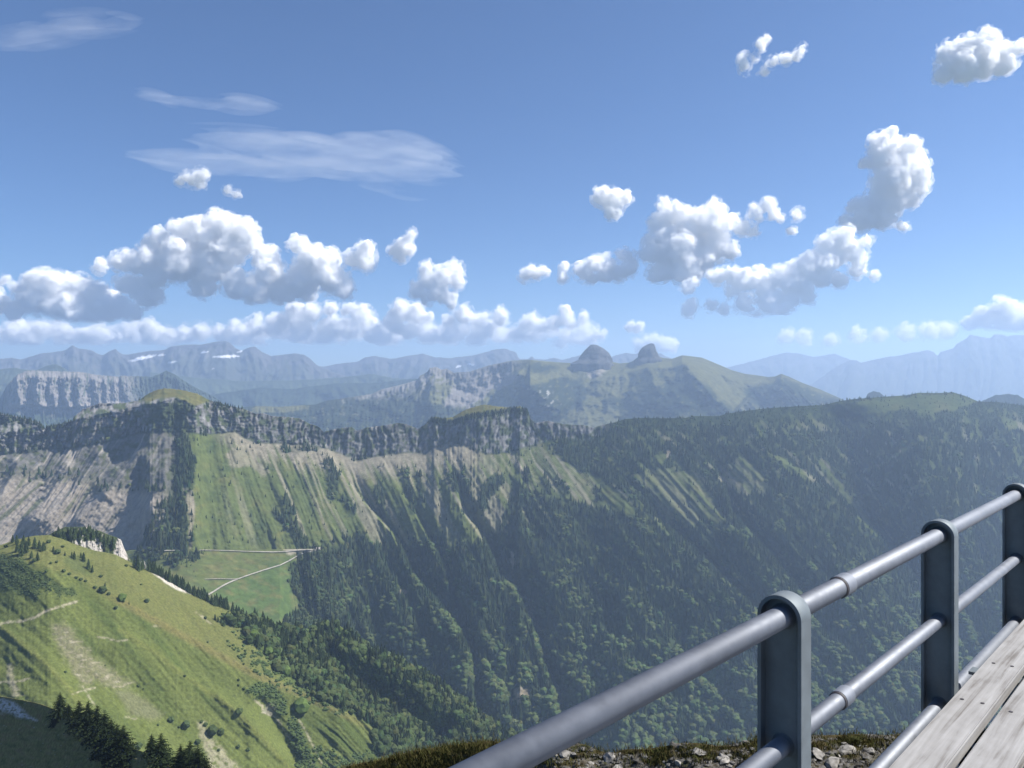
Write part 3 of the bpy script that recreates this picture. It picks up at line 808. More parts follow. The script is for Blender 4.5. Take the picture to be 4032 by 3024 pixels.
brown = 0.85 * hp([(52, 624), (62, 622), (74, 632), (84, 645), (93, 656), (105, 666), (124, 680), (134, 683), (127, 686), (112, 687), (97, 681), (84, 688), (76, 676), (66, 660), (57, 645)], 5.0, 1.3)
C = mixc(C, (0.15, 0.138, 0.09), brown * (0.75 + 0.5 * gf).clip(0, 1))
C = mixc(C, (0.26, 0.235, 0.18), brown * sst(0.1, 0.4, fbm(X / 9, Y / 3.0, 4, 109)) * 0.8)
C = mixc(C, (0.12, 0.12, 0.07), 0.7 * hp([(115, 690), (130, 690), (150, 703), (165, 715), (150, 720), (130, 715), (122, 700)], 4))
C = mixc(C, (0.3, 0.265, 0.2), 0.55 * hp([(196, 722), (204, 722), (213, 738), (225, 752), (240, 768), (212, 775), (203, 745)], 3) * sst(-0.2, 0.2, gf + 0.15))
C = mixc(C, (0.3, 0.265, 0.2), 0.6 * hp([(6, 665), (12, 664), (15, 680), (24, 696), (14, 697), (8, 680)], 2) * sst(-0.3, 0.2, gf + 0.15))
for pts, wd_, amt in [([(-10, 628), (8, 622), (22, 621), (35, 617.5), (46, 611), (62, 606), (77, 601.5)], 1.6, 0.9), ([(-5, 682.5), (12, 682), (20, 681), (29, 678.5)], 0.8, 0.8), ([(72, 694), (84, 690), (95, 688)], 0.7, 0.8), ([(83, 686), (92, 702), (95, 706)], 0.9, 0.6), ([(98, 637), (106, 638), (118, 641), (127, 640)], 0.9, 0.7), ([(112, 687), (122, 687), (128, 683), (136, 682)], 0.8, 0.7), ([(153, 626), (160, 626)], 1.4, 0.5), ([(196, 612), (205, 619), (211, 624)], 0.9, 0.7), ([(255, 700), (262, 706), (263, 712), (276, 718), (284, 730), (292, 742), (302, 755), (314, 766)], 1.3, 0.8), ([(299, 720), (304, 728), (309, 738), (316, 752), (322, 765)], 0.9, 0.8), ([(125, 717), (136, 719)], 1.2, 0.5)]:
    dd = path_sdf(X, Y, pts, 8)[0]
    C = mixc(C, (0.30, 0.27, 0.20), amt * 0.85 * sst(0.9, -0.6, dd - wd_ * 0.55 + 2.4 * fbm(X / 5, Y / 3, 4, 110)))
C = mixc(C, (0.42, 0.39, 0.34), 0.85 * hp([(151, 573), (158, 573), (168, 579), (180, 586), (192, 594), (184, 593), (170, 586), (160, 579)], 1.0, 0.4))
C = mixc(C, (0.25, 0.23, 0.19), 0.6 * hp([(262, 712), (275, 700), (278, 712), (270, 716)], 2))
# dark low scrub, bushes and forest
scrub = hp([(-40, 560), (0, 553), (20, 557), (28, 566), (42, 572), (55, 581), (60, 587), (76, 590), (74, 595), (56, 594), (52, 586), (40, 592), (35, 601), (24, 594), (10, 588), (-40, 586)], 2, 1.2)
C = mixc(C, (0.038, 0.055, 0.022), 0.85 * scrub * sst(-0.45, -0.1, gf))
C = mixc(C, (0.06, 0.078, 0.03), 0.6 * hp([(66, 556), (80, 554), (92, 566), (90, 575), (74, 572), (64, 562)], 3))
ed = np.interp(X, [192, 214, 243, 262, 276, 300, 325, 350, 365, 380, 400, 580], [596, 612, 632, 650, 668, 688, 699, 712, 720, 729, 760, 900])
hforest = sst(-5, 2, ed - Y + 9 * fbm(X / 12, Y / 9, 4, 111)) * sst(222, 258, X + 14 * fbm(X / 9, Y / 9, 3, 112)) * sst(0, 2, d)
hforest = np.maximum(hforest, hp([(372, 735), (384, 732), (412, 738), (430, 752), (420, 780), (378, 790), (384, 760), (374, 750)], 2))
hbush = np.maximum.reduce([hp([(246, 690), (258, 682), (272, 684), (286, 700), (284, 715), (276, 712), (268, 698), (256, 696)], 2), hp([(286, 718), (296, 716), (302, 735), (312, 756), (322, 790), (300, 790), (296, 752), (288, 735)], 2), hp([(300, 742), (340, 755), (375, 752), (385, 790), (320, 790)], 3) * sst(-0.1, 0.1, gf), hp([(215, 610), (250, 625), (275, 650), (262, 662), (240, 640), (220, 622)], 3) * sst(0.0, 0.2, gf), hp([(225, 640), (262, 660), (300, 688), (330, 700), (350, 715), (340, 716), (300, 700), (255, 672), (235, 655)], 2) * sst(-0.1, 0.15, gf)])
C = mixc(C, (0.06, 0.09, 0.03), np.maximum(hforest, 0.7 * hbush) * 0.85)
add('grassy_hill', hill.mesh('grassy_hill', C, ((10, 8), (80, 80), (200, 240))), M_hill, kind='structure')

# ------------------------------------------------------------------ the dark near slope, bottom left
nc_ = line([(-60, 690), (0, 696), (12, 698), (38, 703), (52, 708), (72, 717), (92, 727), (110, 737), (131, 748), (145, 752), (168, 765), (200, 785), (230, 805)])
ncr = lambda x: nc_(x) + 0.6 * fbm(x * 0.3, x * 0, 3, 121)
near = Sheet(cols(-60, 230, 1.0), ncr, lambda x: np.maximum(ncr(x) + 5, 800 + 0 * x), 130, line([(-60, 400), (0, 345), (60, 290), (120, 245), (180, 212), (230, 190)]),
             lambda X, Y: 22 + 0 * X)
X, Y = near.PX, near.PY
d = Y - Y[:1]
near.D -= (1.6 * fbm(X / 20, Y / 12, 5, 122) + 0.5 * fbm(X / 4, Y / 3, 4, 123)) * sst(0, 8, d)
g1, g2 = fbm(X / 9, Y / 5, 5, 124), fbm(X / 3, Y / 2, 4, 125)
C = const(X.shape, (0.15, 0.145, 0.06))
C = mixc(C, (0.10, 0.11, 0.042), sst(0, 0.4, g1))
C = mixc(C, (0.16, 0.13, 0.07), 0.7 * sst(0.0, 0.4, -g1))
scn = sst(-3, 2, poly_sdf(X + 6 * g1, Y + 4 * g1, [(-40, 698), (0, 699), (12, 701), (18, 706), (28, 716), (36, 720), (20, 718), (8, 711), (-40, 712)]))
C = mixc(C, (0.40, 0.40, 0.40), scn * sst(-0.25, 0.15, g2 + 0.1))
C = mixc(C, (0.3, 0.3, 0.29), 0.6 * sst(0.40, 0.5, g2))
add('near_slope', near.mesh('near_slope', C, ((3, 3), (20, 30), (60, 120))), M_near, kind='structure')
# ------------------------------------------------------------------ wooded crag behind the hill crest
cc = line([(40, 542), (48, 535.5), (55, 531), (65, 527), (85, 527), (100, 531), (112, 536), (117, 537.5), (121, 540), (124, 548), (128, 556), (134, 562)])
crag = Sheet(cols(40, 134, 0.5), lambda x: cc(x) + 0.6 * fbm(x * .5, x * 0, 3, 131), lambda x: cc(x) * 0 + 575, 70, lambda x: np.interp(x, hill.px, hill.D[0]) + 22, lambda X, Y: 52 + 0 * X)
X, Y = crag.PX, crag.PY
d = Y - Y[:1]
crag.D -= (6 * (ridged(X / 6, Y / 30, 4, 132) - .5) + 2.5 * fbm(X / 3, Y / 3, 4, 133)) * sst(0, 3, d)
g1 = fbm(X / 4, Y / 5, 4, 134)
rk = np.maximum(sst(-0.05, 0.12, g1 + 0.22 * sst(536, 545, Y) - 0.3 * sst(545, 536, Y)) * sst(70, 78, X) * sst(106, 100, X), sst(-1.2, 1.2, poly_sdf(X + 2 * g1, Y, [(114, 553), (117, 540), (119, 537), (123, 541), (126, 552), (129, 560), (122, 562), (113, 558)])))
C = mixc(const(X.shape, (0.05, 0.065, 0.028)), (0.36, 0.335, 0.30), rk)
add('wooded_crag', crag.mesh('wooded_crag', C, ((8, 8), (30, 40), (60, 110))), M_hill, kind='structure')

# ------------------------------------------------------------------ tree shapes
def conifer(tiers, sides, seed, droop=0.06, spread=0.19):
    """unit-height spruce crown made of ragged skirts"""
    g = random.Random(seed)
    V, Fc = [], []
    for t in range(tiers):
        z = 0.07 + 0.86 * (t / tiers) ** 0.92
        r = spread * (1 - (t / tiers) ** 1.15) + 0.02
        r *= g.uniform(0.85, 1.15)
        top = min(1.0, z + 1.7 / tiers * (1.05 if t < tiers - 1 else 1.0) + 0.02)
        if t == tiers - 1:
            top = 1.0
        ax, ay = g.uniform(-.01, .01), g.uniform(-.01, .01)
        b = len(V)
        V.append((ax, ay, top))
        n = sides * 2
        off = g.uniform(0, 6)
        for k in range(n):
            a = off + 2 * math.pi * k / n
            rr = r * (g.uniform(0.9, 1.2) if k % 2 == 0 else g.uniform(0.45, 0.7))
            V.append((ax + rr * math.cos(a), ay + rr * math.sin(a), z - droop * (1 if k % 2 == 0 else -0.2) * (1 - t / tiers) + g.uniform(-.015, .015)))
        for k in range(n):
            Fc.append((b, b + 1 + k, b + 1 + (k + 1) % n))
    return np.array(V), np.array(Fc)


def conifer_lo(seed):
    g = random.Random(seed)
    V, Fc = [], []
    for z, top, r in ((0.04, 0.72, 0.2), (0.42, 1.0, 0.12)):
        b = len(V)
        V.append((0, 0, top))
        for k in range(5):
            a = 2 * math.pi * k / 5 + g.random()
            rr = r * g.uniform(0.75, 1.25)
            V.append((rr * math.cos(a), rr * math.sin(a), z + g.uniform(-.05, .05)))
        for k in range(5):
            Fc.append((b, b + 1 + k, b + 1 + (k + 1) % 5))
    return np.array(V), np.array(Fc)


def leafy(sub, seed, rough=0.28, el=1.0):
    """unit-height broadleaf crown: a lumpy ball standing on the ground"""
    bm = bmesh.new()
    bmesh.ops.create_icosphere(bm, subdivisions=sub, radius=0.5)
    for v in bm.verts:
        n = mnoise.fractal(v.co * 3.4 + Vector((seed * 7.1, 0, 0)), 1.0, 2.0, 3) * rough + mnoise.noise(v.co * 8 + Vector((0, seed, 3))) * rough * 0.5
        v.co *= 1 + n
        v.co.x *= 0.86 * el
        v.co.y *= 0.86 * el
        v.co.z = v.co.z * 0.96 + 0.5
    V = np.array([v.co[:] for v in bm.verts])
    Fc = np.array([[v.index for v in f.verts] for f in bm.faces])
    bm.free()
    return V, Fc


def wood_mesh(name, pos, h, w, kind, colr, templates):
    """one joined mesh of many trees; templates[k] = (verts, faces)"""
    VV, FF, CC, base = [], [], [], 0
    for k, (tv, tf) in enumerate(templates):
        m = kind == k
        n = int(m.sum())
        if not n:
            continue
        a = rng.uniform(0, 2 * np.pi, n)
        ca, sa = np.cos(a), np.sin(a)
        x = tv[None, :, 0] * ca[:, None] - tv[None, :, 1] * sa[:, None]
        y = tv[None, :, 0] * sa[:, None] + tv[None, :, 1] * ca[:, None]
        ww, hh = (w[m] * h[m])[:, None], h[m][:, None]
        lean = rng.normal(0, 0.03, (n, 2))
        z = tv[None, :, 2] * hh
        V = np.stack([x * ww + lean[:, :1] * z, y * ww + lean[:, 1:] * z, z], -1) + pos[m][:, None]
        VV.append(V.reshape(-1, 3))
        FF.append((tf[None] + (np.arange(n) * len(tv))[:, None, None] + base).reshape(-1, 3))
        CC.append(np.repeat(colr[m], len(tv), 0))
        base += n * len(tv)
    return raw_mesh(name, np.concatenate(VV), np.concatenate(FF), np.concatenate(CC), smooth=False)


CON, LEAF = np.array((0.027, 0.038, 0.017)), np.array((0.046, 0.063, 0.023))


def tree_colours(kind_leaf, n, patchy=None):
    v = rng.uniform(0.84, 1.2, (n, 1))
    if patchy is not None:
        v = v * (1 + 0.55 * patchy[:, None])
    t = rng.normal(0, 0.10, (n, 1))
    c = np.where(kind_leaf[:, None], LEAF[None], CON[None]) * v
    c[:, :1] *= 1 + t
    return np.clip(c, 0.008, 0.3)


# the forest over the main ridge
LO = [conifer_lo(s) for s in range(4)] + [leafy(1, s, 0.3) for s in range(3)]
icos = []
for s in range(3):
    g_ = random.Random(s)
    bm = bmesh.new()
    bmesh.ops.create_icosphere(bm, subdivisions=1, radius=0.5)
    V = np.array([(v.co.x * g_.uniform(.75, 1.15), v.co.y * g_.uniform(.75, 1.15), v.co.z * g_.uniform(.8, 1.1) + 0.45) for v in bm.verts])
    icos.append((V, np.array([[v.index for v in f.verts] for f in bm.faces])))
    bm.free()
LO = LO[:4] + icos
Pm, pxm, pym, area = main.sample(38000, main_forest ** 1.5 * (main.PY < 772) * (main.PX > -30) * (main.PX < 1060), rng)
n = len(Pm)
lf = rng.uniform(0, 1, n) < 0.92 * sst(0.02, 0.16, fbm(pxm / 24, pym / 18, 4, 141) + 0.34 * sst(480, 740, pym) - 0.16)
kind = np.where(lf, rng.integers(4, 7, n), rng.integers(0, 4, n))
h = np.where(lf, rng.uniform(11, 18, n) * (1 + 0.4 * sst(560, 720, pym)), rng.uniform(13, 28, n)) * sst(395, 440, pym).clip(0.5, 1)
wd = np.where(lf, rng.uniform(0.75, 1.1, n), rng.uniform(0.85, 1.25, n))
Pm[:, 2] -= 0.6
add('mountain_forest', wood_mesh('mountain_forest', Pm, h, wd, kind, tree_colours(lf, n, fbm(pxm / 18, pym / 14, 4, 143)), LO), M_leaf, kind='stuff')
# scattered trees along the cliff tops and on the slopes below them
wsp = (veg_mask > 0.35) * 1.0 * sst(6, 2, main.PY - ctop(main.PX)) * (main.PX > 205) + 0.010 * grass_mask + 0.5 * (main.PX < 75) * (main.PY - main.PY[:1] < 5)
Pm, pxm, pym, area = main.sample(1500, wsp, rng)
n = len(Pm)
add('scattered_ridge_trees', wood_mesh('scattered_ridge_trees', Pm - np.array((0, 0, 0.5)), rng.uniform(6, 14, n), rng.uniform(0.9, 1.3, n), rng.integers(0, 4, n), tree_colours(np.zeros(n, bool), n), LO), M_leaf, kind='stuff')

# the woods of the saddle and of the hill's far flank
MID = [conifer(5, 5, s) for s in range(4)] + [leafy(2, s + 10, 0.34) for s in range(4)]
Ps, pxs, pys, area = saddle.sample(2300, sforest, rng)
n1 = len(Ps)
lf1 = rng.uniform(0, 1, n1) < 0.3
h1 = np.where(lf1, rng.uniform(9, 15, n1), rng.uniform(12, 24, n1))
kd1 = np.where(lf1, rng.integers(4, 7, n1), rng.integers(0, 4, n1))
add('saddle_wood', wood_mesh('saddle_wood', Ps - np.array((0, 0, .5)), h1, np.where(lf1, 0.95, 1.0) * rng.uniform(0.85, 1.2, n1), kd1, tree_colours(lf1, n1), LO), M_leaf, kind='stuff')

Ph, pxh, pyh, area = hill.sample(3300, hforest, rng)
n2 = len(Ph)
lf2 = rng.uniform(0, 1, n2) < 0.30 + 0.45 * sst(0.0, 0.25, fbm(pxh / 22, pyh / 16, 3, 142)) + 0.3 * sst(0, 18, pyh - np.interp(pxh, hill.px, np.interp(hill.px, [192, 243, 276, 325, 365, 400, 580], [575, 610, 640, 672, 695, 720, 860])))
h2 = np.where(lf2, rng.uniform(8, 14, n2), rng.uniform(11, 21, n2))
w2 = np.where(lf2, rng.uniform(0.85, 1.15, n2), rng.uniform(0.9, 1.3, n2))
k2 = np.where(lf2, rng.integers(4, 8, n2), rng.integers(0, 4, n2))
c2 = tree_colours(lf2, n2, fbm(pxh / 16, pyh / 12, 3, 144))
size_px = h2 / Ph[:, 1] * F
order = np.argsort(-size_px * (pyh < 766) * (1 + 0.4 * (pxh < 330)))
single = np.zeros(n2, bool)
single[order[:185]] = True
keep = ~single
add('hillside_forest', wood_mesh('hillside_forest', Ph[keep] - np.array((0, 0, .4)), h2[keep], w2[keep], k2[keep], c2[keep], MID), M_leaf, kind='stuff')

# low scrub on the hill
Pb, pxb, pyb, area = hill.sample(2600, np.maximum(scrub * 0.9, hbush) * (hill.PY < 768), rng)
n3 = len(Pb)
hb = rng.uniform(0.9, 2.6, n3) * np.where(pxb < 90, 0.7, 1.35)
cb = np.array((0.045, 0.066, 0.024))[None] * rng.uniform(0.7, 1.3, (n3, 1))
add('hillside_scrub', wood_mesh('hillside_scrub', Pb - np.array((0, 0, .3)), hb, rng.uniform(1.2, 2.0, n3), rng.integers(4, 7, n3), cb, LO), M_leaf, kind='stuff')

# ------------------------------------------------------------------ trees one can tell apart on the hill
def tree_mesh(name, tv, tf, colr, trunk_h, seed):
    """crown and trunk of a small tree as one mesh, height 1"""
    g = np.random.default_rng(seed)
    C = np.array(colr)[None] * g.uniform(0.75, 1.25, (len(tv), 1))
    a = np.linspace(0, 2 * np.pi, 6, endpoint=False)
    ring = lambda r, z: np.stack([r * np.cos(a), r * np.sin(a), a * 0 + z], -1)
    V = np.concatenate([tv, ring(0.022, -0.03), ring(0.014, trunk_h)])
    b = len(tv)
    k = np.arange(6)
    k1 = (k + 1) % 6
    Fc = np.concatenate([tf, np.stack([b + k, b + k1, b + 6 + k1], -1), np.stack([b + k, b + 6 + k1, b + 6 + k], -1)])
    C = np.concatenate([C, np.ones((12, 3)) * np.array((0.07, 0.055, 0.04))])
    me = raw_mesh(name, V, Fc, C, smooth=False)
    me.materials.append(M_leaf)
    return me


CONM = [tree_mesh('spruce', *conifer(9, 7, 20 + s), (0.030, 0.044, 0.017), 0.4, s) for s in range(5)]
LEAFM = [tree_mesh('broadleaf', *leafy(2, 30 + s, 0.36), (0.060, 0.088, 0.025), 0.3, s) for s in range(5)]
BUSHM = [tree_mesh('bush', *leafy(2, 40 + s, 0.4, 1.3), (0.040, 0.056, 0.022), 0.1, s) for s in range(3)]


def plant(kind, p, h, wid, label, group, cat='tree'):
    ms = {'spruce_tree': CONM, 'broadleaf_tree': LEAFM, 'bush': BUSHM}[kind]
    o = bpy.data.objects.new(kind, random.choice(ms))
    col.objects.link(o)
    o.location = (p[0], p[1], p[2] - 0.25)
    o.scale = (h * wid, h * wid, h)
    o.rotation_euler = (random.gauss(0, 0.03), random.gauss(0, 0.03), random.uniform(0, 6.28))
    o['label'], o['category'], o['group'] = label, cat, group
    return o


for i in np.nonzero(single)[0]:
    ex = float(np.interp(pxh[i], [192, 214, 243, 262, 276, 300, 325, 350, 365, 380, 400, 580], [596, 612, 632, 650, 668, 688, 699, 712, 720, 729, 760, 900]))
    cxr = float(np.interp(pxh[i], hill.px, hill.PY[0]))
    if pyh[i] - cxr < 9:
        where = 'on the skyline edge of the wood above the valley' if pxh[i] > 340 else 'at the top edge of the wood below the meadow'
    elif ex - pyh[i] < 14:
        where = 'along the grass edge of the wood below the hill' if pxh[i] < 330 else 'at the foot of the wood by the grass spur'
    elif pxh[i] < 300:
        where = 'in the upper thick of the wood below the hill'
    else:
        where = 'in the lower thick of the wood below the hill'
    if lf2[i]:
        plant('broadleaf_tree', Ph[i], h2[i], w2[i], 'round-crowned broadleaf tree ' + where, 'broadleaf trees ' + where)
    else:
        tall = 'tall' if h2[i] > 19.3 else 'middling'
        plant('spruce_tree', Ph[i], h2[i], w2[i], tall + ' dark pointed spruce ' + where, tall + ' spruces ' + where)


def hz(zx, zy):
    return zx / 8.64, 512 + zy / 8.64


def hill_tree(zx, zy, zh, kind, label, group, wid=1.0, sheet=None):
    x, y = hz(zx, zy)
    s = sheet or hill
    y = max(y, float(np.interp(x, s.px, s.PY[0])) + 0.2)
    p = s.at(x, y)
    plant(kind, p, zh / 8.64 * p[1] / F, wid, label, group, 'tree' if kind != 'bush' else 'bush')


L_top, G_top = 'dark spruce in the small clump on the hilltop at left', 'spruces on the hilltop at left'
for t in [(110, 262, 70), (150, 275, 85), (185, 370, 125), (225, 350, 110), (200, 285, 95), (250, 290, 85), (300, 305, 95), (340, 318, 85), (370, 335, 85), (150, 340, 90), (385, 330, 70)]:
    hill_tree(*t, 'spruce_tree', L_top, G_top, 1.25)
L_s, G_s = 'small spruce dotted on the upper grass of the hill', 'small spruces on the upper grass of the hill'
for t in [(270, 398, 70), (325, 418, 80), (460, 345, 55), (640, 408, 75), (720, 425, 85), (762, 495, 95), (795, 520, 65), (700, 395, 50), (560, 378, 42), (620, 400, 60)]:
    hill_tree(*t, 'spruce_tree', L_s, G_s, 1.3)
L_b, G_b = 'low dark bush on the open grass of the hill', 'bushes on the open grass of the hill'
for t in [(50, 307, 30), (295, 432, 34), (500, 360, 45), (420, 268, 32), (540, 308, 26), (400, 520, 25), (490, 440, 22), (440, 450, 22), (1000, 838, 30), (820, 660, 28), (700, 590, 26), (740, 605, 26), (940, 715, 28), (660, 575, 24), (550, 520, 30), (600, 545, 28), (870, 565, 28), (1090, 472, 26), (1220, 632, 18), (565, 1390, 24), (405, 1475, 16), (1195, 1512, 28), (1595, 1425, 24), (1795, 1130, 18), (2105, 1320, 18), (910, 1330, 14), (2060, 1460, 22), (2060, 1505, 22), (2110, 1535, 26), (1775, 925, 26), (1240, 1530, 12)]:
    hill_tree(*t, 'bush', L_b, G_b)
hill_tree(890, 695, 60, 'bush', 'squat dark bush at the foot of a slim spruce on the hill ridge', 'bush by the slim spruce')
hill_tree(905, 675, 78, 'spruce_tree', 'slim spruce standing alone on the ridge of the grassy hill', 'slim spruce on the hill ridge', 0.9)
hill_tree(1055, 775, 78, 'broadleaf_tree', 'stout rounded tree alone on the ridge of the grassy hill', 'stout tree on the hill ridge', 1.05)
hill_tree(1115, 800, 32, 'spruce_tree', 'tiny spruce just below the stout rounded tree on the ridge', 'tiny spruce on the hill ridge')
hill_tree(1268, 782, 40, 'bush', 'single dark bush on the yellow grass beyond the hill ridge', 'bush beyond the hill ridge')
L_g, G_g = 'tall spruce in the group beside the small pale rock', 'spruces beside the small pale rock'
for t in [(1160, 485, 95), (1195, 508, 115), (1235, 475, 85), (1185, 440, 105), (1225, 500, 70)]:
    hill_tree(*t, 'spruce_tree', L_g, G_g, 1.2)
L_l, G_l = 'dark spruce in the row along the edge of the hill above the meadow', 'spruces in the row above the meadow'
for i in range(58):
    x = 1290 + i * 12 + random.uniform(-6, 6)
    y = float(np.interp(x, [1290, 1450, 1600, 1700, 1830, 1990], [470, 590, 672, 725, 795, 835])) + random.uniform(-26, 8)
    hill_tree(x, y, random.uniform(62, 115), 'spruce_tree', L_l, G_l, random.uniform(0.9, 1.25))
L_m, G_m = 'spruce in the short row below the row above the meadow', 'spruces in the short lower row'
for t in [(2010, 860, 90), (2040, 870, 75), (2070, 880, 70), (2100, 890, 80), (2130, 900, 60), (1860, 935, 60), (1885, 950, 55), (1910, 960, 60), (1935, 985, 65), (1970, 970, 70), (2025, 985, 100), (2060, 985, 75)]:
    hill_tree(*t, 'spruce_tree', L_m, G_m, 1.2)
L_k, G_k = 'large dark spruce at the top corner of the wood below the hill', 'large spruces at the top corner of the wood'
for t in [(2120, 1020, 120), (2150, 1030, 140), (2185, 1040, 150), (2212, 1045, 130), (2240, 1060, 120), (2265, 1075, 130)]:
    hill_tree(*t, 'spruce_tree', L_k, G_k, 1.3)
hill_tree(2212 + 400, 1106 + 645, 150, 'broadleaf_tree', 'big dark round tree alone on the grass spur at lower centre-left', 'round tree on the grass spur', 1.0)
L_d, G_d = 'dark shrub on the steep grass above the near spruces', 'dark shrubs above the near spruces'
for zx, zy, zh in [(1480, 705, 50), (1605, 768, 70), (1832, 828, 90), (1910, 818, 62), (2065, 642, 58), (1775, 745, 34), (1742, 715, 26), (2062, 928, 30), (1710, 900, 50), (1365, 742, 22), (1545, 760, 22), (1195, 945, 60), (2145, 960, 34), (1890, 960, 26)]:
    hill_tree(zx, zy + 1106, zh, 'bush', L_d, G_d, 0.9)
L_c, G_c = 'dark spruce crowding the pale-faced crag behind the hill crest', 'spruces on the pale-faced crag'
for i in range(46):
    x = 450 + i * 13.2 + random.uniform(-10, 10)
    y = float(np.interp(x, [450, 560, 740, 880, 1000, 1060], [220, 190, 160, 205, 290, 330])) + random.uniform(-8, 70)
    if 985 < x < 1100 and y > 250:
        continue
    hill_tree(x, y, random.uniform(45, 85), 'spruce_tree', L_c, G_c, random.uniform(1.1, 1.5), crag)

# pale rocks
M_rock, nt, out = mat_new('pale_limestone')
geo = N(nt, 'ShaderNodeTexCoord')
no = N(nt, 'ShaderNodeTexNoise')
no.inputs['Scale'].default_value = 3.0
no.inputs['Detail'].default_value = 8
cr = N(nt, 'ShaderNodeValToRGB')
cr.color_ramp.elements[0].color, cr.color_ramp.elements[0].position = (0.10, 0.097, 0.093, 1), 0.3
cr.color_ramp.elements[1].color, cr.color_ramp.elements[1].position = (0.29, 0.28, 0.265, 1), 0.65
bs = N(nt, 'ShaderNodeBsdfDiffuse')
bp = N(nt, 'ShaderNodeBump')
bp.inputs['Strength'].default_value = 0.6
nt.links.new(geo.outputs['Object'], no.inputs['Vector'])
nt.links.new(no.outputs['Fac'], cr.inputs[0])
nt.links.new(cr.outputs[0], bs.inputs['Color'])
nt.links.new(no.outputs['Fac'], bp.inputs['Height'])
nt.links.new(bp.outputs[0], bs.inputs['Normal'])
nt.links.new(bs.outputs[0], out.inputs['Surface'])


def rock_mesh(name, seed, sub=3, sharp=0.5):
    bm = bmesh.new()
    bmesh.ops.create_icosphere(bm, subdivisions=sub, radius=0.5)
    g = random.Random(seed)
    pl = [(Vector((g.gauss(0, 1), g.gauss(0, 1), g.gauss(0, 1))).normalized(), g.uniform(0.22, 0.42)) for _ in range(11)]
    for v in bm.verts:
        for n_, d_ in pl:
            e = v.co.dot(n_) - d_
            if e > 0:
                v.co -= n_ * e * 0.95
        v.co *= 1 + 0.10 * mnoise.fractal(v.co * 5 + Vector((seed, 0, 0)), 1, 2, 3)
    return bm_mesh(name, bm, M_rock)


o = add('rock_outcrop', rock_mesh('rock_outcrop', 5, 4), label='small pale rock outcrop beside tall spruces at the hill edge', category='rock')
p = hill.at(142.5, 563.5)
o.location, o.scale = p + Vector((0, 4, 3)), (7, 7, 17)


# two small huts
M_wall, nt, out = mat_new('hut_plaster')
bs = N(nt, 'ShaderNodeBsdfDiffuse')
no = N(nt, 'ShaderNodeTexNoise')
no.inputs['Scale'].default_value = 1.5
cr = N(nt, 'ShaderNodeValToRGB')
cr.color_ramp.elements[0].color, cr.color_ramp.elements[1].color = (0.45, 0.43, 0.4, 1), (0.6, 0.58, 0.55, 1)
nt.links.new(no.outputs['Fac'], cr.inputs[0])
nt.links.new(cr.outputs[0], bs.inputs['Color'])
nt.links.new(bs.outputs[0], out.inputs['Surface'])
M_roof, nt, out = mat_new('hut_roof')
bs = N(nt, 'ShaderNodeBsdfDiffuse')
no = N(nt, 'ShaderNodeTexNoise')
no.inputs['Scale'].default_value = 2.0
cr = N(nt, 'ShaderNodeValToRGB')
cr.color_ramp.elements[0].color, cr.color_ramp.elements[1].color = (0.28, 0.25, 0.24, 1), (0.42, 0.38, 0.36, 1)
nt.links.new(no.outputs['Fac'], cr.inputs[0])
nt.links.new(cr.outputs[0], bs.inputs['Color'])
nt.links.new(bs.outputs[0], out.inputs['Surface'])


def hut(p, lx, ly, hz_, rz, label):
    t = empty('hut', p, label=label, category='hut')
    t.rotation_euler = (0, 0, rz)
    V = np.array([(-lx, -ly, -1.5), (lx, -ly, -1.5), (lx, ly, -1.5), (-lx, ly, -1.5), (-lx, -ly, hz_), (lx, -ly, hz_), (lx, ly, hz_), (-lx, ly, hz_)])
    add('wall', raw_mesh('wall', V, np.array([(0, 1, 5, 4), (1, 2, 6, 5), (2, 3, 7, 6), (3, 0, 4, 7)]), smooth=False), M_wall, t)
    e, h_ = 0.5, hz_ + ly * 0.8
    V = np.array([(-lx - e, -ly - e, hz_ - .3), (lx + e, -ly - e, hz_ - .3), (lx + e, 0, h_), (-lx - e, 0, h_), (-lx - e, ly + e, hz_ - .3), (lx + e, ly + e, hz_ - .3)])
    add('roof', raw_mesh('roof', V, np.array([(0, 1, 2, 3), (3, 2, 5, 4)]), smooth=False), M_roof, t)
    V = np.array([(-0.6, -ly - 0.05, 0), (0.6, -ly - 0.05, 0), (0.6, -ly - 0.05, 2), (-0.6, -ly - 0.05, 2)])
    add('door', raw_mesh('door', V, np.array([(0, 1, 2, 3)]), smooth=False), M_bark2, t)


M_bark2, nt, out = mat_new('hut_door')
bs = N(nt, 'ShaderNodeBsdfDiffuse')
bs.inputs['Color'].default_value = (0.06, 0.04, 0.03, 1)
nt.links.new(bs.outputs[0], out.inputs['Surface'])
hut(saddle.at(318.5, 549.6) + Vector((0, -3, 1)), 5, 3.5, 3.2, 0.3, 'tiny white hut at the far end of the track on the saddle')
hut(hill.at(269, 626.5) + Vector((0, 0, 0.5)), 4, 3, 2.6, -0.4, 'tiny pale hut among trees below the meadow')
# ------------------------------------------------------------------ near spruces, bottom left
M_bark, nt, out = mat_new('bark')
bs = N(nt, 'ShaderNodeBsdfDiffuse')
wv = N(nt, 'ShaderNodeTexNoise')
wv.inputs['Scale'].default_value = 14
cr = N(nt, 'ShaderNodeValToRGB')
cr.color_ramp.elements[0].color = (0.03, 0.024, 0.018, 1)
cr.color_ramp.elements[1].color = (0.11, 0.09, 0.07, 1)
nt.links.new(wv.outputs['Fac'], cr.inputs[0])
nt.links.new(cr.outputs[0], bs.inputs['Color'])
nt.links.new(bs.outputs[0], out.inputs['Surface'])


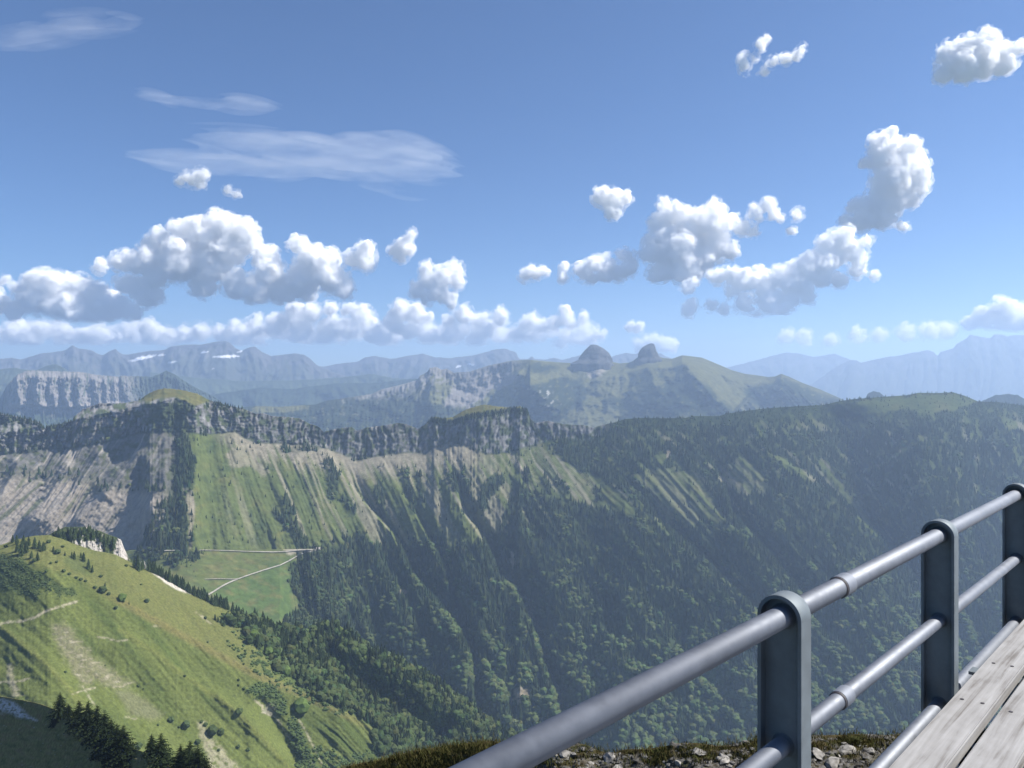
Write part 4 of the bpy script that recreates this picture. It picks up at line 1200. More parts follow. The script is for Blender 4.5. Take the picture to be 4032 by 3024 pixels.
def fine_spruce(seed, h=10.0):
    """needle-clad boughs in whorls: each bough a drooping spray of small faces"""
    g = random.Random(seed)
    V, Fc, C = [], [], []
    z = 0.5
    while z < h * 0.985:
        f = z / h
        L0 = (0.205 * h) * (1 - f) ** 0.85 * (0.8 + 0.4 * min(1, f * 6)) + 0.12
        for b in range(g.randint(6, 9)):
            a = g.uniform(0, 2 * math.pi)
            L = L0 * g.uniform(0.6, 1.15)
            dirv = Vector((math.cos(a), math.sin(a), 0))
            sd = Vector((-dirv.y, dirv.x, 0))
            rise = g.uniform(0.0, 0.25) * (f * 2 - 0.5)
            shade = g.uniform(0.7, 1.3)
            nseg = 5
            for s in range(nseg):
                t0, t1 = s / nseg, (s + 1) / nseg
                zz = lambda t: z + L * (rise * t - 0.38 * t * t) + g.uniform(-.04, .04)
                p0, p1 = dirv * (L * t0), dirv * (L * t1)
                for sgn in (-1, 1):
                    ww = L * 0.30 * (1 - t0 * 0.7) * g.uniform(0.6, 1.2)
                    q = p0 * 0.35 + p1 * 0.65 + sd * (sgn * ww)
                    i = len(V)
                    V += [(p0.x, p0.y, zz(t0)), (p1.x, p1.y, zz(t1)), (q.x, q.y, zz(t1) - ww * 0.45)]
                    Fc.append((i, i + 1, i + 2))
                    c = shade * g.uniform(0.8, 1.2)
                    C += [(0.012 * c, 0.018 * c, 0.008 * c)] * 3
        z += h * 0.022 * g.uniform(0.8, 1.3) + 0.04
    return raw_mesh('crown', np.array(V), np.array(Fc), np.array(C), smooth=False)


def trunk_mesh(h):
    bm = bmesh.new()
    rings = []
    for i in range(7):
        t = i / 6
        r = 0.16 * (1 - t) + 0.012
        rings.append([bm.verts.new((r * math.cos(a) + 0.04 * math.sin(t * 5), r * math.sin(a), -0.4 + t * h * 0.97)) for a in np.linspace(0, 2 * math.pi, 8, endpoint=False)])
    for r0, r1 in zip(rings, rings[1:]):
        for k in range(8):
            bm.faces.new((r0[k], r0[(k + 1) % 8], r1[(k + 1) % 8], r1[k]))
    return bm_mesh('trunk', bm, M_bark, True)


CROWNS = [fine_spruce(s) for s in range(5)]
for me in CROWNS:
    me.materials.append(M_leaf)
TRUNK = trunk_mesh(10.0)
NEAR = [(520, 668, 212, 'nearly black spruce at the upper end of the near tree row'), (592, 665, 115, 'short dark spruce close right of the uppermost near spruce'), (468, 748, 112, 'small dark spruce set left of the near tree row'),
        (682, 775, 250, 'dark spruce with a narrow tip, second tall one in the near row'), (762, 812, 280, 'tall dark spruce with the highest tip of the near row'), (838, 870, 300, 'dark spruce right of the highest tip in the near row'),
        (905, 935, 320, 'dark spruce in the dense middle of the near row'), (962, 985, 285, 'dark spruce right of the dense middle of the near row'), (1012, 1030, 300, 'dark spruce near the lower end of the near row'), (1068, 1072, 330, 'broad dark spruce closing the near row at its lower end'),
        (855, 1015, 165, 'short green-black spruce in front of the near row'), (958, 1092, 70, 'very small spruce on the dark slope below the near row'), (1310, 1000, 185, 'dark spruce standing left of its taller twin in the middle pair'), (1392, 1110, 300, 'tall dark spruce of the middle pair at the bottom edge'),
        (1560, 1200, 290, 'dark spruce at the left of the bottom cluster'), (1640, 1200, 325, 'tallest dark spruce of the cluster at the bottom edge'), (1712, 1215, 300, 'dark spruce at the right of the bottom cluster'), (1770, 1230, 220, 'low dark spruce at the right end of the bottom cluster')]
for zx, zy, zh, lab in NEAR:
    x, y = zx / 8.64, 640 + zy / 8.64
    y = max(y, float(np.interp(x, near.px, near.PY[0])) + 0.3)
    p = near.at(x, y)
    hm = (y - (640 + (zy - zh) / 8.64)) / F * p[1]
    t = empty('spruce_tree', p, label=lab, category='tree', group='near spruces on the dark slope')
    t.scale = (hm / 10 * 2.2, hm / 10 * 2.2, hm / 10 * 1.04)
    t.rotation_euler = (0, 0, random.uniform(0, 6))
    add('crown', random.choice(CROWNS), None, t)
    add('trunk', TRUNK, None, t)

# ------------------------------------------------------------------ the edge of the summit ground
fc = line([(330, 775), (352, 765), (383, 759), (412, 751), (453, 745), (482, 741), (500, 742), (540, 741), (570, 741.5), (587, 745), (599, 751), (610, 753), (628, 749), (645, 749), (666, 746), (674, 743), (697, 743), (720, 746), (738, 744), (749, 741), (770, 738), (811, 735), (837, 735), (860, 734), (884, 735), (922, 732), (960, 731), (1000, 730), (1070, 730)])
fore = Sheet(cols(330, 1070, 2.0), lambda x: fc(x) + 0.8 * fbm(x / 8, x * 0, 3, 151), lambda x: fc(x) * 0 + 860, 64, line([(330, 9.0), (453, 7.6), (560, 6.4), (700, 5.8), (1070, 6.0)]),
             lambda X, Y: 3 + 14 * np.exp(-(Y - fc(X)) / 6))
X, Y = fore.PX, fore.PY
d = Y - Y[:1]
fore.D -= (0.10 * fbm(X / 22, Y / 9, 4, 152) + 0.05 * fbm(X / 6, Y / 3, 4, 153)) * sst(0, 5, d)
stony = sst(-0.1, 0.15, fbm(X / 40, Y / 7, 4, 154) + 0.02 * (d - 7) - 0.35 * sst(560, 500, X))
C = mixc(const(X.shape, (0.06, 0.05, 0.026)), (0.045, 0.05, 0.02), sst(0, 0.3, fbm(X / 30, Y / 8, 3, 155)))
C = mixc(C, (0.14, 0.135, 0.13), stony * sst(-0.3, 0.2, fbm(X / 5, Y / 2.5, 4, 156)))
M_fore = mat_ground('summit_ground', 22.0, 0.6, 1.4, 0.015)
add('summit_ground', fore.mesh('summit_ground', C, ((0.25, 0.25), (1.5, 2.5), (4, 12))), M_fore, kind='structure')

# grass tufts
def grass_mesh(name, n, weight, hlo, hhi, seed, clump=0.045):
    g = np.random.default_rng(seed)
    m = n // 14
    P0, px0, py0, _ = fore.sample(m, weight, g)
    tall = g.uniform(hlo, hhi, m)
    tone = g.uniform(0, 1, m)
    idx = np.repeat(np.arange(m), 14)
    k = len(idx)
    P = P0[idx] + np.concatenate([g.normal(0, clump, (k, 2)), np.full((k, 1), -0.015)], 1)
    hh = tall[idx] * g.uniform(0.5, 1.15, k)
    a = g.uniform(0, 2 * np.pi, k)
    ben = g.uniform(0.25, 0.8, k) * hh
    wv = 0.0022 * g.uniform(0.7, 1.5, k)
    sx, sy = -np.sin(a) * wv, np.cos(a) * wv
    dx, dy = np.cos(a) * ben, np.sin(a) * ben
    z0 = np.zeros(k)
    pts = [np.stack([sx, sy, z0], -1), np.stack([-sx, -sy, z0], -1), np.stack([dx * .35 + sx * .8, dy * .35 + sy * .8, hh * .62], -1), np.stack([dx * .35 - sx * .8, dy * .35 - sy * .8, hh * .62], -1), np.stack([dx, dy, hh], -1)]
    V = np.stack([P + q for q in pts], 1).reshape(-1, 3)
    b = (np.arange(k) * 5)[:, None]
    Fc = np.concatenate([b + np.array([[0, 1, 3]]), b + np.array([[0, 3, 2]]), b + np.array([[2, 3, 4]])])
    t = np.clip(tone[idx] * 0.6 + g.uniform(0, 0.4, k), 0, 1)[:, None]
    c = np.array((0.04, 0.052, 0.016)) * (1 - t) + np.array((0.075, 0.058, 0.027)) * t
    return raw_mesh(name, V, Fc, np.repeat(c, 5, 0), smooth=False)


gw = np.clip(1 - stony, 0.05, 1) * (Y < 790) * sst(0, 2, d) + 0.7 * sst(6, 1, d) * (1 - 0.6 * stony)
add('mountain_grass', grass_mesh('mountain_grass', 42000, gw, 0.015, 0.06, 5), M_leaf, kind='stuff')

# stones
ROCKS = [rock_mesh('stone', s, 2) for s in range(6)]
Pst, pxst, pyst, _ = fore.sample(36, stony * (Y < 775) * (X > 540) * sst(2, 5, d), np.random.default_rng(8))
for i, p in enumerate(Pst):
    o = add('stone', ROCKS[i % 6], label='angular pale grey stone lying in the grass below the railing', category='stone', group='grey stones below the railing')
    s_ = random.uniform(0.05, 0.16)
    side = 'left' if pxst[i] < 770 else 'right'
    big = 'larger' if s_ > 0.1 else 'small'
    o['label'] = '%s angular grey stone in the turf below the railing, %s of the nearest post' % (big, side)
    o['group'] = '%s stones %s of the nearest post' % (big, side)
    o.location = (p[0], p[1], p[2] + s_ * 0.05)
    o.scale = (s_ * random.uniform(0.9, 1.5), s_, s_ * random.uniform(0.35, 0.7))
    o.rotation_euler = (random.gauss(0, .2), random.gauss(0, .2), random.uniform(0, 6))
tv = np.array([v.co[:] for v in ROCKS[0].vertices])
ico = []
for s in range(4):
    bm = bmesh.new()
    bmesh.ops.create_icosphere(bm, subdivisions=1, radius=0.5)
    V = np.array([(v.co.x * random.uniform(.6, 1.3), v.co.y * random.uniform(.6, 1.3), v.co.z * random.uniform(.4, .8)) for v in bm.verts])
    ico.append((V, np.array([[v.index for v in f.verts] for f in bm.faces])))
    bm.free()
Pg, _, _, _ = fore.sample(2000, stony * (Y < 785), np.random.default_rng(9))
ng = len(Pg)
add('gravel', wood_mesh('gravel', Pg, rng.uniform(0.012, 0.05, ng), rng.uniform(0.8, 1.4, ng), rng.integers(0, 4, ng), np.array((0.13, 0.127, 0.122))[None] * rng.uniform(0.55, 1.35, (ng, 1)), ico), M_leaf, kind='stuff')

# ------------------------------------------------------------------ railing
def mat_metal(name, base, rough, metallic, spots=0.25):
    m, nt, out = mat_new(name)
    L = nt.links.new
    b = N(nt, 'ShaderNodeBsdfPrincipled')
    tc = N(nt, 'ShaderNodeTexCoord')
    n1 = N(nt, 'ShaderNodeTexNoise')
    n1.inputs['Scale'].default_value = 26
    n1.inputs['Detail'].default_value = 9
    n1.inputs['Roughness'].default_value = 0.7
    n2 = N(nt, 'ShaderNodeTexNoise')
    n2.inputs['Scale'].default_value = 5
    n2.inputs['Detail'].default_value = 4
    L(tc.outputs['Object'], n1.inputs['Vector'])
    L(tc.outputs['Object'], n2.inputs['Vector'])
    ad = N(nt, 'ShaderNodeMath', operation='ADD')
    L(n1.outputs['Fac'], ad.inputs[0])
    L(n2.outputs['Fac'], ad.inputs[1])
    mr = N(nt, 'ShaderNodeMapRange')
    mr.inputs[1].default_value, mr.inputs[2].default_value = 0.75, 1.25
    mr.inputs[3].default_value, mr.inputs[4].default_value = 1 - spots, 1 + spots
    L(ad.outputs[0], mr.inputs[0])
    v = N(nt, 'ShaderNodeVectorMath', operation='SCALE')
    v.inputs[0].default_value = base
    L(mr.outputs[0], v.inputs['Scale'])
    L(v.outputs[0], b.inputs['Base Color'])
    r = N(nt, 'ShaderNodeMapRange')
    r.inputs[1].default_value, r.inputs[2].default_value = 0.3, 0.7
    r.inputs[3].default_value, r.inputs[4].default_value = rough - 0.07, rough + 0.1
    L(n1.outputs['Fac'], r.inputs[0])
    L(r.outputs[0], b.inputs['Roughness'])
    b.inputs['Metallic'].default_value = metallic
    bp = N(nt, 'ShaderNodeBump')
    bp.inputs['Strength'].default_value = 0.12
    bp.inputs['Distance'].default_value = 0.002
    L(n1.outputs['Fac'], bp.inputs['Height'])
    L(bp.outputs[0], b.inputs['Normal'])
    L(b.outputs[0], out.inputs['Surface'])
    return m


M_pipe = mat_metal('galvanised_pipe', (0.155, 0.17, 0.20), 0.6, 0.5, 0.16)
M_post = mat_metal('galvanised_plate', (0.115, 0.138, 0.155), 0.62, 0.3, 0.2)
M_seam = mat_metal('dark_seam', (0.05, 0.045, 0.05), 0.6, 0.2)

D1 = 1.78
P1 = Vector((0.3537 * D1, D1, 0))
STEP = Vector((0.486 * D1, 0.510 * D1, 0))
E_ = STEP.normalized()                      # along the rail
W_ = Vector((E_.y, -E_.x, 0))               # towards the bench
UP = Vector((0, 0, 1))
rail_root = empty('railing', P1 + Vector((0, 0, -1.72)), label='grey galvanised steel railing with three posts and three round rails', category='railing')
RO = rail_root.location


def local(v):
    return v - RO


def tube(bm, a, b, r, seg=28, r_end=None, cap=True):
    ax = (b - a).normalized()
    s = ax.cross(UP)
    s = s.normalized() if s.length > 1e-4 else Vector((1, 0, 0))
    t = s.cross(ax)
    r1 = r if r_end is None else r_end
    A = [bm.verts.new(a + (s * math.cos(k) + t * math.sin(k)) * r) for k in np.linspace(0, 2 * math.pi, seg, endpoint=False)]
    B = [bm.verts.new(b + (s * math.cos(k) + t * math.sin(k)) * r1) for k in np.linspace(0, 2 * math.pi, seg, endpoint=False)]
    for k in range(seg):
        f = bm.faces.new((A[k], B[k], B[(k + 1) % seg], A[(k + 1) % seg]))
        f.smooth = True
    if cap:
        bm.faces.new(A)
        bm.faces.new(B[::-1])


Z = {'top': -0.555, 'mid': -0.852, 'low': -1.145}
RAD = {'top': 0.0252, 'mid': 0.0212, 'low': 0.0205}
for key in ('top', 'mid', 'low'):
    bm = bmesh.new()
    a = P1 - STEP * 1.35 + UP * Z[key]
    b = P1 + STEP * 3.6 + UP * Z[key]
    tube(bm, local(a), local(b), RAD[key])
    bmesh.ops.recalc_face_normals(bm, faces=bm.faces)
    rl_ = add('rail', bm_mesh('rail', bm, M_pipe), None, rail_root)
    if key != 'low':
        for s_ in (0.285,):
            c = P1 + STEP * s_ + UP * Z[key]
            bm = bmesh.new()
            tube(bm, local(c - E_ * 0.028), local(c + E_ * 0.028), RAD[key] + 0.0035, cap=False)
            tube(bm, local(c - E_ * 0.0285), local(c - E_ * 0.028), RAD[key] + 0.0012, r_end=RAD[key] + 0.0035, cap=False)
            tube(bm, local(c + E_ * 0.028), local(c + E_ * 0.0285), RAD[key] + 0.0035, r_end=RAD[key] + 0.0012, cap=False)
            bmesh.ops.recalc_face_normals(bm, faces=bm.faces)
            cl_ = add('collar', bm_mesh('collar', bm, M_pipe), None, rl_)
            bm = bmesh.new()
            tube(bm, local(c - E_ * 0.036), local(c - E_ * 0.0285), RAD[key] + 0.0022, cap=False)
            tube(bm, local(c + E_ * 0.0287), local(c + E_ * 0.031), RAD[key] + 0.0015, cap=False)
            bmesh.ops.recalc_face_normals(bm, faces=bm.faces)
            add('collar_seam', bm_mesh('collar_seam', bm, M_seam), None, rl_)

HWID, BAND, TH = 0.0525, 0.055, 0.009
for i in range(3):
    c = P1 + STEP * i
    # recessed web plate with a round head
    prof = [(-HWID + TH, -1.74)] + [(-(HWID - TH) * math.cos(t), Z['top'] + (HWID - TH) * math.sin(t)) for t in np.linspace(0, math.pi, 25)] + [(HWID - TH, -1.74)]
    bm = bmesh.new()
    fr = [bm.verts.new(local(c + W_ * x - E_ * 0.004 + UP * z)) for x, z in prof]
    bk = [bm.verts.new(local(c + W_ * x + E_ * 0.004 + UP * z)) for x, z in prof]
    bm.faces.new(fr)
    bm.faces.new(bk[::-1])
    for k in range(len(prof)):
        j = (k + 1) % len(prof)
        bm.faces.new((fr[k], bk[k], bk[j], fr[j]))
    bmesh.ops.recalc_face_normals(bm, faces=bm.faces)
    post = add('post', bm_mesh('post', bm, M_post), None, rail_root)
    # flat bar bent over it
    pr = [(-HWID, -1.74)] + [(-HWID * math.cos(t), Z['top'] + HWID * math.sin(t)) for t in np.linspace(0, math.pi, 33)] + [(HWID, -1.74)]
    pi_ = [(-(HWID - TH), -1.74)] + [(-(HWID - TH) * math.cos(t), Z['top'] + (HWID - TH) * math.sin(t)) for t in np.linspace(0, math.pi, 33)] + [(HWID - TH, -1.74)]
    bm = bmesh.new()
    q = [[bm.verts.new(local(c + W_ * x + E_ * (BAND / 2 * sg) + UP * z)) for x, z in pp] for pp in (pr, pi_) for sg in (-1, 1)]
    for k in range(len(pr) - 1):
        for A, B in ((q[0], q[1]), (q[1], q[3]), (q[3], q[2]), (q[2], q[0])):
            f = bm.faces.new((A[k], A[k + 1], B[k + 1], B[k]))
            f.smooth = (A, B) in ((q[0], q[1]), (q[3], q[2])) and 0 < k < len(pr) - 2
    for k in (0, len(pr) - 1):
        bm.faces.new((q[0][k], q[1][k], q[3][k], q[2][k]))
    bmesh.ops.recalc_face_normals(bm, faces=bm.faces)
    bd = add('post_band', bm_mesh('post_band', bm, M_post), None, post)
    bv = bd.modifiers.new('b', 'BEVEL')
    bv.width, bv.segments, bv.limit_method = 0.0012, 2, 'ANGLE'
    for key in ('top', 'mid', 'low'):          # weld beads
        bm = bmesh.new()
        cz = c + UP * Z[key]
        tube(bm, local(cz - E_ * 0.012), local(cz - E_ * 0.0035), RAD[key] + 0.0005, r_end=RAD[key] + 0.0055, cap=False)
        bmesh.ops.recalc_face_normals(bm, faces=bm.faces)
        add('weld', bm_mesh('weld', bm, M_post), None, post)

# ------------------------------------------------------------------ bench
M_wood, nt, out = mat_new('weathered_wood')
L = nt.links.new
tc = N(nt, 'ShaderNodeTexCoord')
mp = N(nt, 'ShaderNodeMapping')
mp.inputs['Scale'].default_value = (2.0, 34.0, 34.0)
oi = N(nt, 'ShaderNodeObjectInfo')
av = N(nt, 'ShaderNodeVectorMath', operation='ADD')
sv = N(nt, 'ShaderNodeVectorMath', operation='SCALE')
cx_ = N(nt, 'ShaderNodeCombineXYZ')
for k in range(3):
    L(oi.outputs['Random'], cx_.inputs[k])
sv.inputs['Scale'].default_value = 9.0
L(cx_.outputs[0], sv.inputs[0])
L(tc.outputs['Object'], av.inputs[0])
L(sv.outputs[0], av.inputs[1])
L(av.outputs[0], mp.inputs['Vector'])
n1 = N(nt, 'ShaderNodeTexNoise')
n1.inputs['Scale'].default_value = 1.0
n1.inputs['Detail'].default_value = 7
n1.inputs['Roughness'].default_value = 0.6
n1.inputs['Distortion'].default_value = 0.8
L(mp.outputs[0], n1.inputs['Vector'])
n2 = N(nt, 'ShaderNodeTexNoise')
n2.inputs['Scale'].default_value = 11.0
n2.inputs['Detail'].default_value = 5
L(av.outputs[0], n2.inputs['Vector'])
mp2 = N(nt, 'ShaderNodeMapping')
mp2.inputs['Scale'].default_value = (3.0, 130.0, 130.0)
L(av.outputs[0], mp2.inputs['Vector'])
n3 = N(nt, 'ShaderNodeTexNoise')
n3.inputs['Scale'].default_value = 1.0
n3.inputs['Detail'].default_value = 3
L(mp2.outputs[0], n3.inputs['Vector'])
cr = N(nt, 'ShaderNodeValToRGB')
el = cr.color_ramp.elements
el[0].position, el[0].color = 0.30, (0.12, 0.112, 0.106, 1)
el[1].position, el[1].color = 0.68, (0.275, 0.275, 0.278, 1)
e = el.new(0.45)
e.color = (0.21, 0.208, 0.208, 1)
mm = N(nt, 'ShaderNodeMath', operation='MULTIPLY_ADD')
L(n2.outputs['Fac'], mm.inputs[0])
mm.inputs[1].default_value = 0.35
L(n1.outputs['Fac'], mm.inputs[2])
m2 = N(nt, 'ShaderNodeMath', operation='MULTIPLY_ADD')
L(n3.outputs['Fac'], m2.inputs[0])
m2.inputs[1].default_value = 0.22
L(mm.outputs[0], m2.inputs[2])
m3 = N(nt, 'ShaderNodeMath', operation='SUBTRACT')
L(m2.outputs[0], m3.inputs[0])
m3.inputs[1].default_value = 0.28
L(m3.outputs[0], cr.inputs[0])
b = N(nt, 'ShaderNodeBsdfPrincipled')
b.inputs['Roughness'].default_value = 0.8
b.inputs['Specular IOR Level'].default_value = 0.25
L(cr.outputs[0], b.inputs['Base Color'])
bp = N(nt, 'ShaderNodeBump')
bp.inputs['Strength'].default_value = 0.5
bp.inputs['Distance'].default_value = 0.0015
L(m2.outputs[0], bp.inputs['Height'])
L(bp.outputs[0], b.inputs['Normal'])
L(b.outputs[0], out.inputs['Surface'])

ZB = -1.03
pA = Vector((0.9857, 2.020, ZB))            # a point on the rail-side edge of the first plank
ang = math.atan2(E_.y, E_.x)
bench = empty('bench', pA + UP * (-0.69), label='weathered grey plank bench in front of the railing, bottom right', category='bench')
bench.rotation_euler = (0, 0, ang)
PW, GAP, PT = 0.1108, 0.022, 0.038
for i in range(4):
    bm = bmesh.new()
    bmesh.ops.create_cube(bm, size=1.0)
    for v in bm.verts:
        v.co = Vector((0.75 + v.co.x * 3.9, -(PW / 2 + i * (PW + GAP)) + v.co.y * PW, 0.69 - PT / 2 + v.co.z * PT))
    bmesh.ops.bevel(bm, geom=list(bm.edges), offset=0.004, segments=2, affect='EDGES')
    pk = add('plank', bm_mesh('plank', bm, M_wood), None, bench)
    for sx in ([1.045, 2.36, 0.62] if i % 2 == 0 else [0.62, 1.045, 2.36]):
        for off in (0.028, PW - 0.028):
            bm = bmesh.new()
            bmesh.ops.create_cone(bm, cap_ends=True, segments=14, radius1=0.0056, radius2=0.0056, depth=0.0024, matrix=Matrix.Translation((sx + 0.01 * (off > 0.05), -(off + i * (PW + GAP)), 0.6908)))
            add('screw', bm_mesh('screw', bm, M_seam), None, pk)
for sx in (-0.16, 1.045, 2.36):
    bm = bmesh.new()
    for (x0, x1, y0, y1, z0, z1) in ((-0.03, 0.03, -0.56, 0.045, 0.69 - PT - 0.012, 0.69 - PT - 0.001), (-0.03, 0.03, -0.50, -0.44, 0.0, 0.69 - PT - 0.012), (-0.03, 0.03, 0.0, 0.012, 0.58, 0.69 - PT - 0.012)):
        g = bmesh.ops.create_cube(bm, size=1.0)
        for v in g['verts']:
            v.co = Vector((sx + (x0 + x1) / 2 + v.co.x * (x1 - x0), (y0 + y1) / 2 + v.co.y * (y1 - y0), (z0 + z1) / 2 + v.co.z * (z1 - z0)))
    add('bracket', bm_mesh('bracket', bm, M_post), None, bench)

# the terrace the bench and railing stand on
M_conc = mat_ground('concrete', 6.0, 0.85, 1.15)
bm = bmesh.new()
q = [P1 - STEP * 3 - W_ * 0.12, P1 + STEP * 6 - W_ * 0.12, P1 + STEP * 6 + W_ * 6, P1 - STEP * 3 + W_ * 6]
lo_ = [bm.verts.new((p.x, p.y, -2.2)) for p in q]
hi_ = [bm.verts.new((p.x, p.y, -1.72)) for p in q]
bm.faces.new(hi_)
bm.faces.new(lo_[::-1])
for k in range(4):
    bm.faces.new((lo_[k], lo_[(k + 1) % 4], hi_[(k + 1) % 4], hi_[k]))
bmesh.ops.recalc_face_normals(bm, faces=bm.faces)
me = bm_mesh('terrace', bm)
a = me.color_attributes.new('Col', 'FLOAT_COLOR', 'POINT')
for dd in a.data:
    dd.color = (0.32, 0.31, 0.3, 1)
add('terrace', me, M_conc, kind='structure')
# ------------------------------------------------------------------ clouds (outside the haze: above it or beyond it)
def mat_cloud(name, mfp, k, size=8.0, lo=0.38, hi=0.62, stretch=(1, 1, 1)):
    """water droplets: white, thicker and thinner by noise in the cloud's own space"""
    m, nt, out = mat_new(name)
    pv = N(nt, 'ShaderNodeVolumePrincipled')
    pv.inputs['Color'].default_value = (1, 1, 1, 1)
    pv.inputs['Anisotropy'].default_value = 0.0
    tc = N(nt, 'ShaderNodeTexCoord')
    mp = N(nt, 'ShaderNodeMapping')
    mp.inputs['Scale'].default_value = stretch
    no = N(nt, 'ShaderNodeTexNoise')
    no.inputs['Scale'].default_value = 1 / (size * k)
    no.inputs['Detail'].default_value = 5
    no.inputs['Roughness'].default_value = 0.66
    mr = N(nt, 'ShaderNodeMapRange')
    mr.inputs[1].default_value, mr.inputs[2].default_value = lo, hi
    mr.inputs[3].default_value, mr.inputs[4].default_value = 0, 1.6 / mfp
    nt.links.new(tc.outputs['Object'], mp.inputs['Vector'])
    nt.links.new(mp.outputs[0], no.inputs['Vector'])
    nt.links.new(no.outputs['Fac'], mr.inputs[0])
    nt.links.new(mr.outputs[0], pv.inputs['Density'])
    nt.links.new(pv.outputs[0], out.inputs['Volume'])
    return m


def perlin3(p, seed=0):
    i = np.floor(p).astype(np.int64)
    f = p - i
    u = f * f * (3 - 2 * f)
    r = 0
    for a in (0, 1):
        for b in (0, 1):
            for c in (0, 1):
                h = _perm[(_perm[(_perm[(i[:, 0] + a + seed * 17) & 511] + i[:, 1] + b) & 511] + i[:, 2] + c) & 511] / 255.5 - 1
                r = r + h * (u[:, 0] if a else 1 - u[:, 0]) * (u[:, 1] if b else 1 - u[:, 1]) * (u[:, 2] if c else 1 - u[:, 2])
    return r


_b = bmesh.new()
bmesh.ops.create_icosphere(_b, subdivisions=2, radius=1.0)
BALL = (np.array([v.co[:] for v in _b.verts]), np.array([[v.index for v in f.verts] for f in _b.faces]))
_b.free()


def fuse(sph, grow, vox, k, D, c0):
    """all puffs of a cloud as one closed skin"""
    A = np.array(sph)
    cen = np.stack([(A[:, 0] - CX) / F * D, D + A[:, 3] * k, (HY - A[:, 1]) / F * D], -1) - np.array(c0)[None]
    tv, tf = BALL
    V = (tv[None] * ((A[:, 2] * grow) * k)[:, None, None] + cen[:, None]).reshape(-1, 3)
    Fc = (tf[None] + (np.arange(len(A)) * len(tv))[:, None, None]).reshape(-1, 3)
    me = raw_mesh('cloud_build', V, Fc)
    o = bpy.data.objects.new('cloud_build', me)
    col.objects.link(o)
    md = o.modifiers.new('r', 'REMESH')
    md.mode = 'VOXEL'
    md.voxel_size = vox * k
    me2 = bpy.data.meshes.new_from_object(o.evaluated_get(bpy.context.evaluated_depsgraph_get()))
    bpy.data.objects.remove(o)
    bpy.data.meshes.remove(me)
    return me2


def roughen(me, k, amp, seed, zf=None):
    n = len(me.vertices)
    co = np.zeros(n * 3, np.float32)
    no = np.zeros(n * 3, np.float32)
    me.vertices.foreach_get('co', co)
    me.vertices.foreach_get('normal', no)
    co, no = co.reshape(-1, 3), no.reshape(-1, 3)
    q = co / k + 500
    f = lambda s, e: perlin3(q / s, e)
    dsp = 2.2 * f(8.0, seed) + 2.0 * (0.35 - np.abs(f(4.6, seed + 1))) + 1.3 * (0.35 - np.abs(f(2.5, seed + 2))) + 0.6 * f(1.4, seed + 3)
    co = co + no * (dsp * amp * k)[:, None]
    if zf is not None:
        lo = co[:, 2] < zf
        co[lo, 2] = zf + (co[lo, 2] - zf) * 0.3
    me.vertices.foreach_set('co', co.astype(np.float32).ravel())
    me.update()


def cloud(blobs, D, label, mfp_px=3.0, kids=8, flat=None, amp=0.75, vox=1.15, name='cumulus_cloud', depth=1.0, grow=1.0):
    """a heap of puffs: every traced puff carries smaller ones; a dense core inside a thin torn skin"""
    k = D / F
    sd = len(label) % 17
    g = random.Random(len(label) * 31 + len(blobs))
    sph = []
    for (x, y, r) in blobs:
        r *= 1.16 * grow
        dz = g.uniform(-0.5, 0.5) * r * depth
        sph.append((x, y, r, dz))
        for _ in range(kids):
            a, b = g.uniform(0, 2 * math.pi), g.uniform(-0.75, 1.0)
            rr = r * g.uniform(0.26, 0.5)
            c = math.sqrt(max(0, 1 - b * b))
            x1, y1, z1 = x + r * 0.85 * math.cos(a) * c, y - r * 0.85 * b, dz + r * 0.85 * math.sin(a) * c * depth
            sph.append((x1, y1, rr, z1))
            if rr > 2.2:
                for _ in range(4):
                    a, b = g.uniform(0, 2 * math.pi), g.uniform(-0.5, 1.0)
                    c = math.sqrt(max(0, 1 - b * b))
                    sph.append((x1 + rr * 0.9 * math.cos(a) * c, y1 - rr * 0.9 * b, rr * g.uniform(0.3, 0.5), z1 + rr * 0.9 * math.sin(a) * c * depth))
    c0 = Vector(((blobs[0][0] - CX) / F * D, D, (HY - blobs[0][1]) / F * D))
    zf = None if flat is None else (HY - flat) / F * D - c0.z
    core = fuse(sph, 0.94, vox, k, D, c0)
    roughen(core, k, amp, sd, zf)
    core.materials.clear()
    core.materials.append(mat_cloud(name + '_core', mfp_px * 0.56 * k, k, 8.0, 0.42, 0.62))
    skin = fuse([(x, y, r + 1.3, dz) for x, y, r, dz in sph if r > 1.6], 1.16, vox * 1.4, k, D, c0)
    roughen(skin, k, amp * 1.7, sd + 4, None if zf is None else zf - 2 * k)
    skin.materials.clear()
    skin.materials.append(mat_cloud(name + '_skin', mfp_px * 2.0 * k, k, 8.5, 0.46, 0.70))
    ob = add(name, core, label=label, category='cloud')
    ob.location = c0
    add('thin_edge', skin, None, ob)
    return ob


NEAR_D, FAR_D = 24500.0, 29500.0
cloud([(99.5, 266, 6), (127, 261.6, 10), (150, 262, 14), (162, 241, 10), (153, 243, 6), (180.5, 231, 9), (197, 224.5, 8), (215, 220, 9), (227, 231, 12), (245, 229, 10), (250, 241, 9), (201, 243, 18), (227, 250, 14), (185, 262, 18), (208, 266, 16), (157, 278, 10), (204, 287, 10), (236, 285, 11), (266, 257, 10), (273, 271, 11), (259, 289, 13), (278, 287, 14), (298.6, 245, 8), (310, 259, 13), (329, 259, 10), (331, 278, 13), (345, 290, 8), (301, 282, 15), (254, 298, 8), (366, 250, 8), (366, 261, 8), (352, 259, 7)], NEAR_D,
      'large heaped white cumulus with a tall turret, biggest cloud left of centre', flat=302)
cloud([(410, 236, 5), (403, 245, 7), (394, 252, 6), (407, 250, 6), (402, 258, 4)], NEAR_D, 'small tilted white puff just right of the largest left cumulus', 3.0)
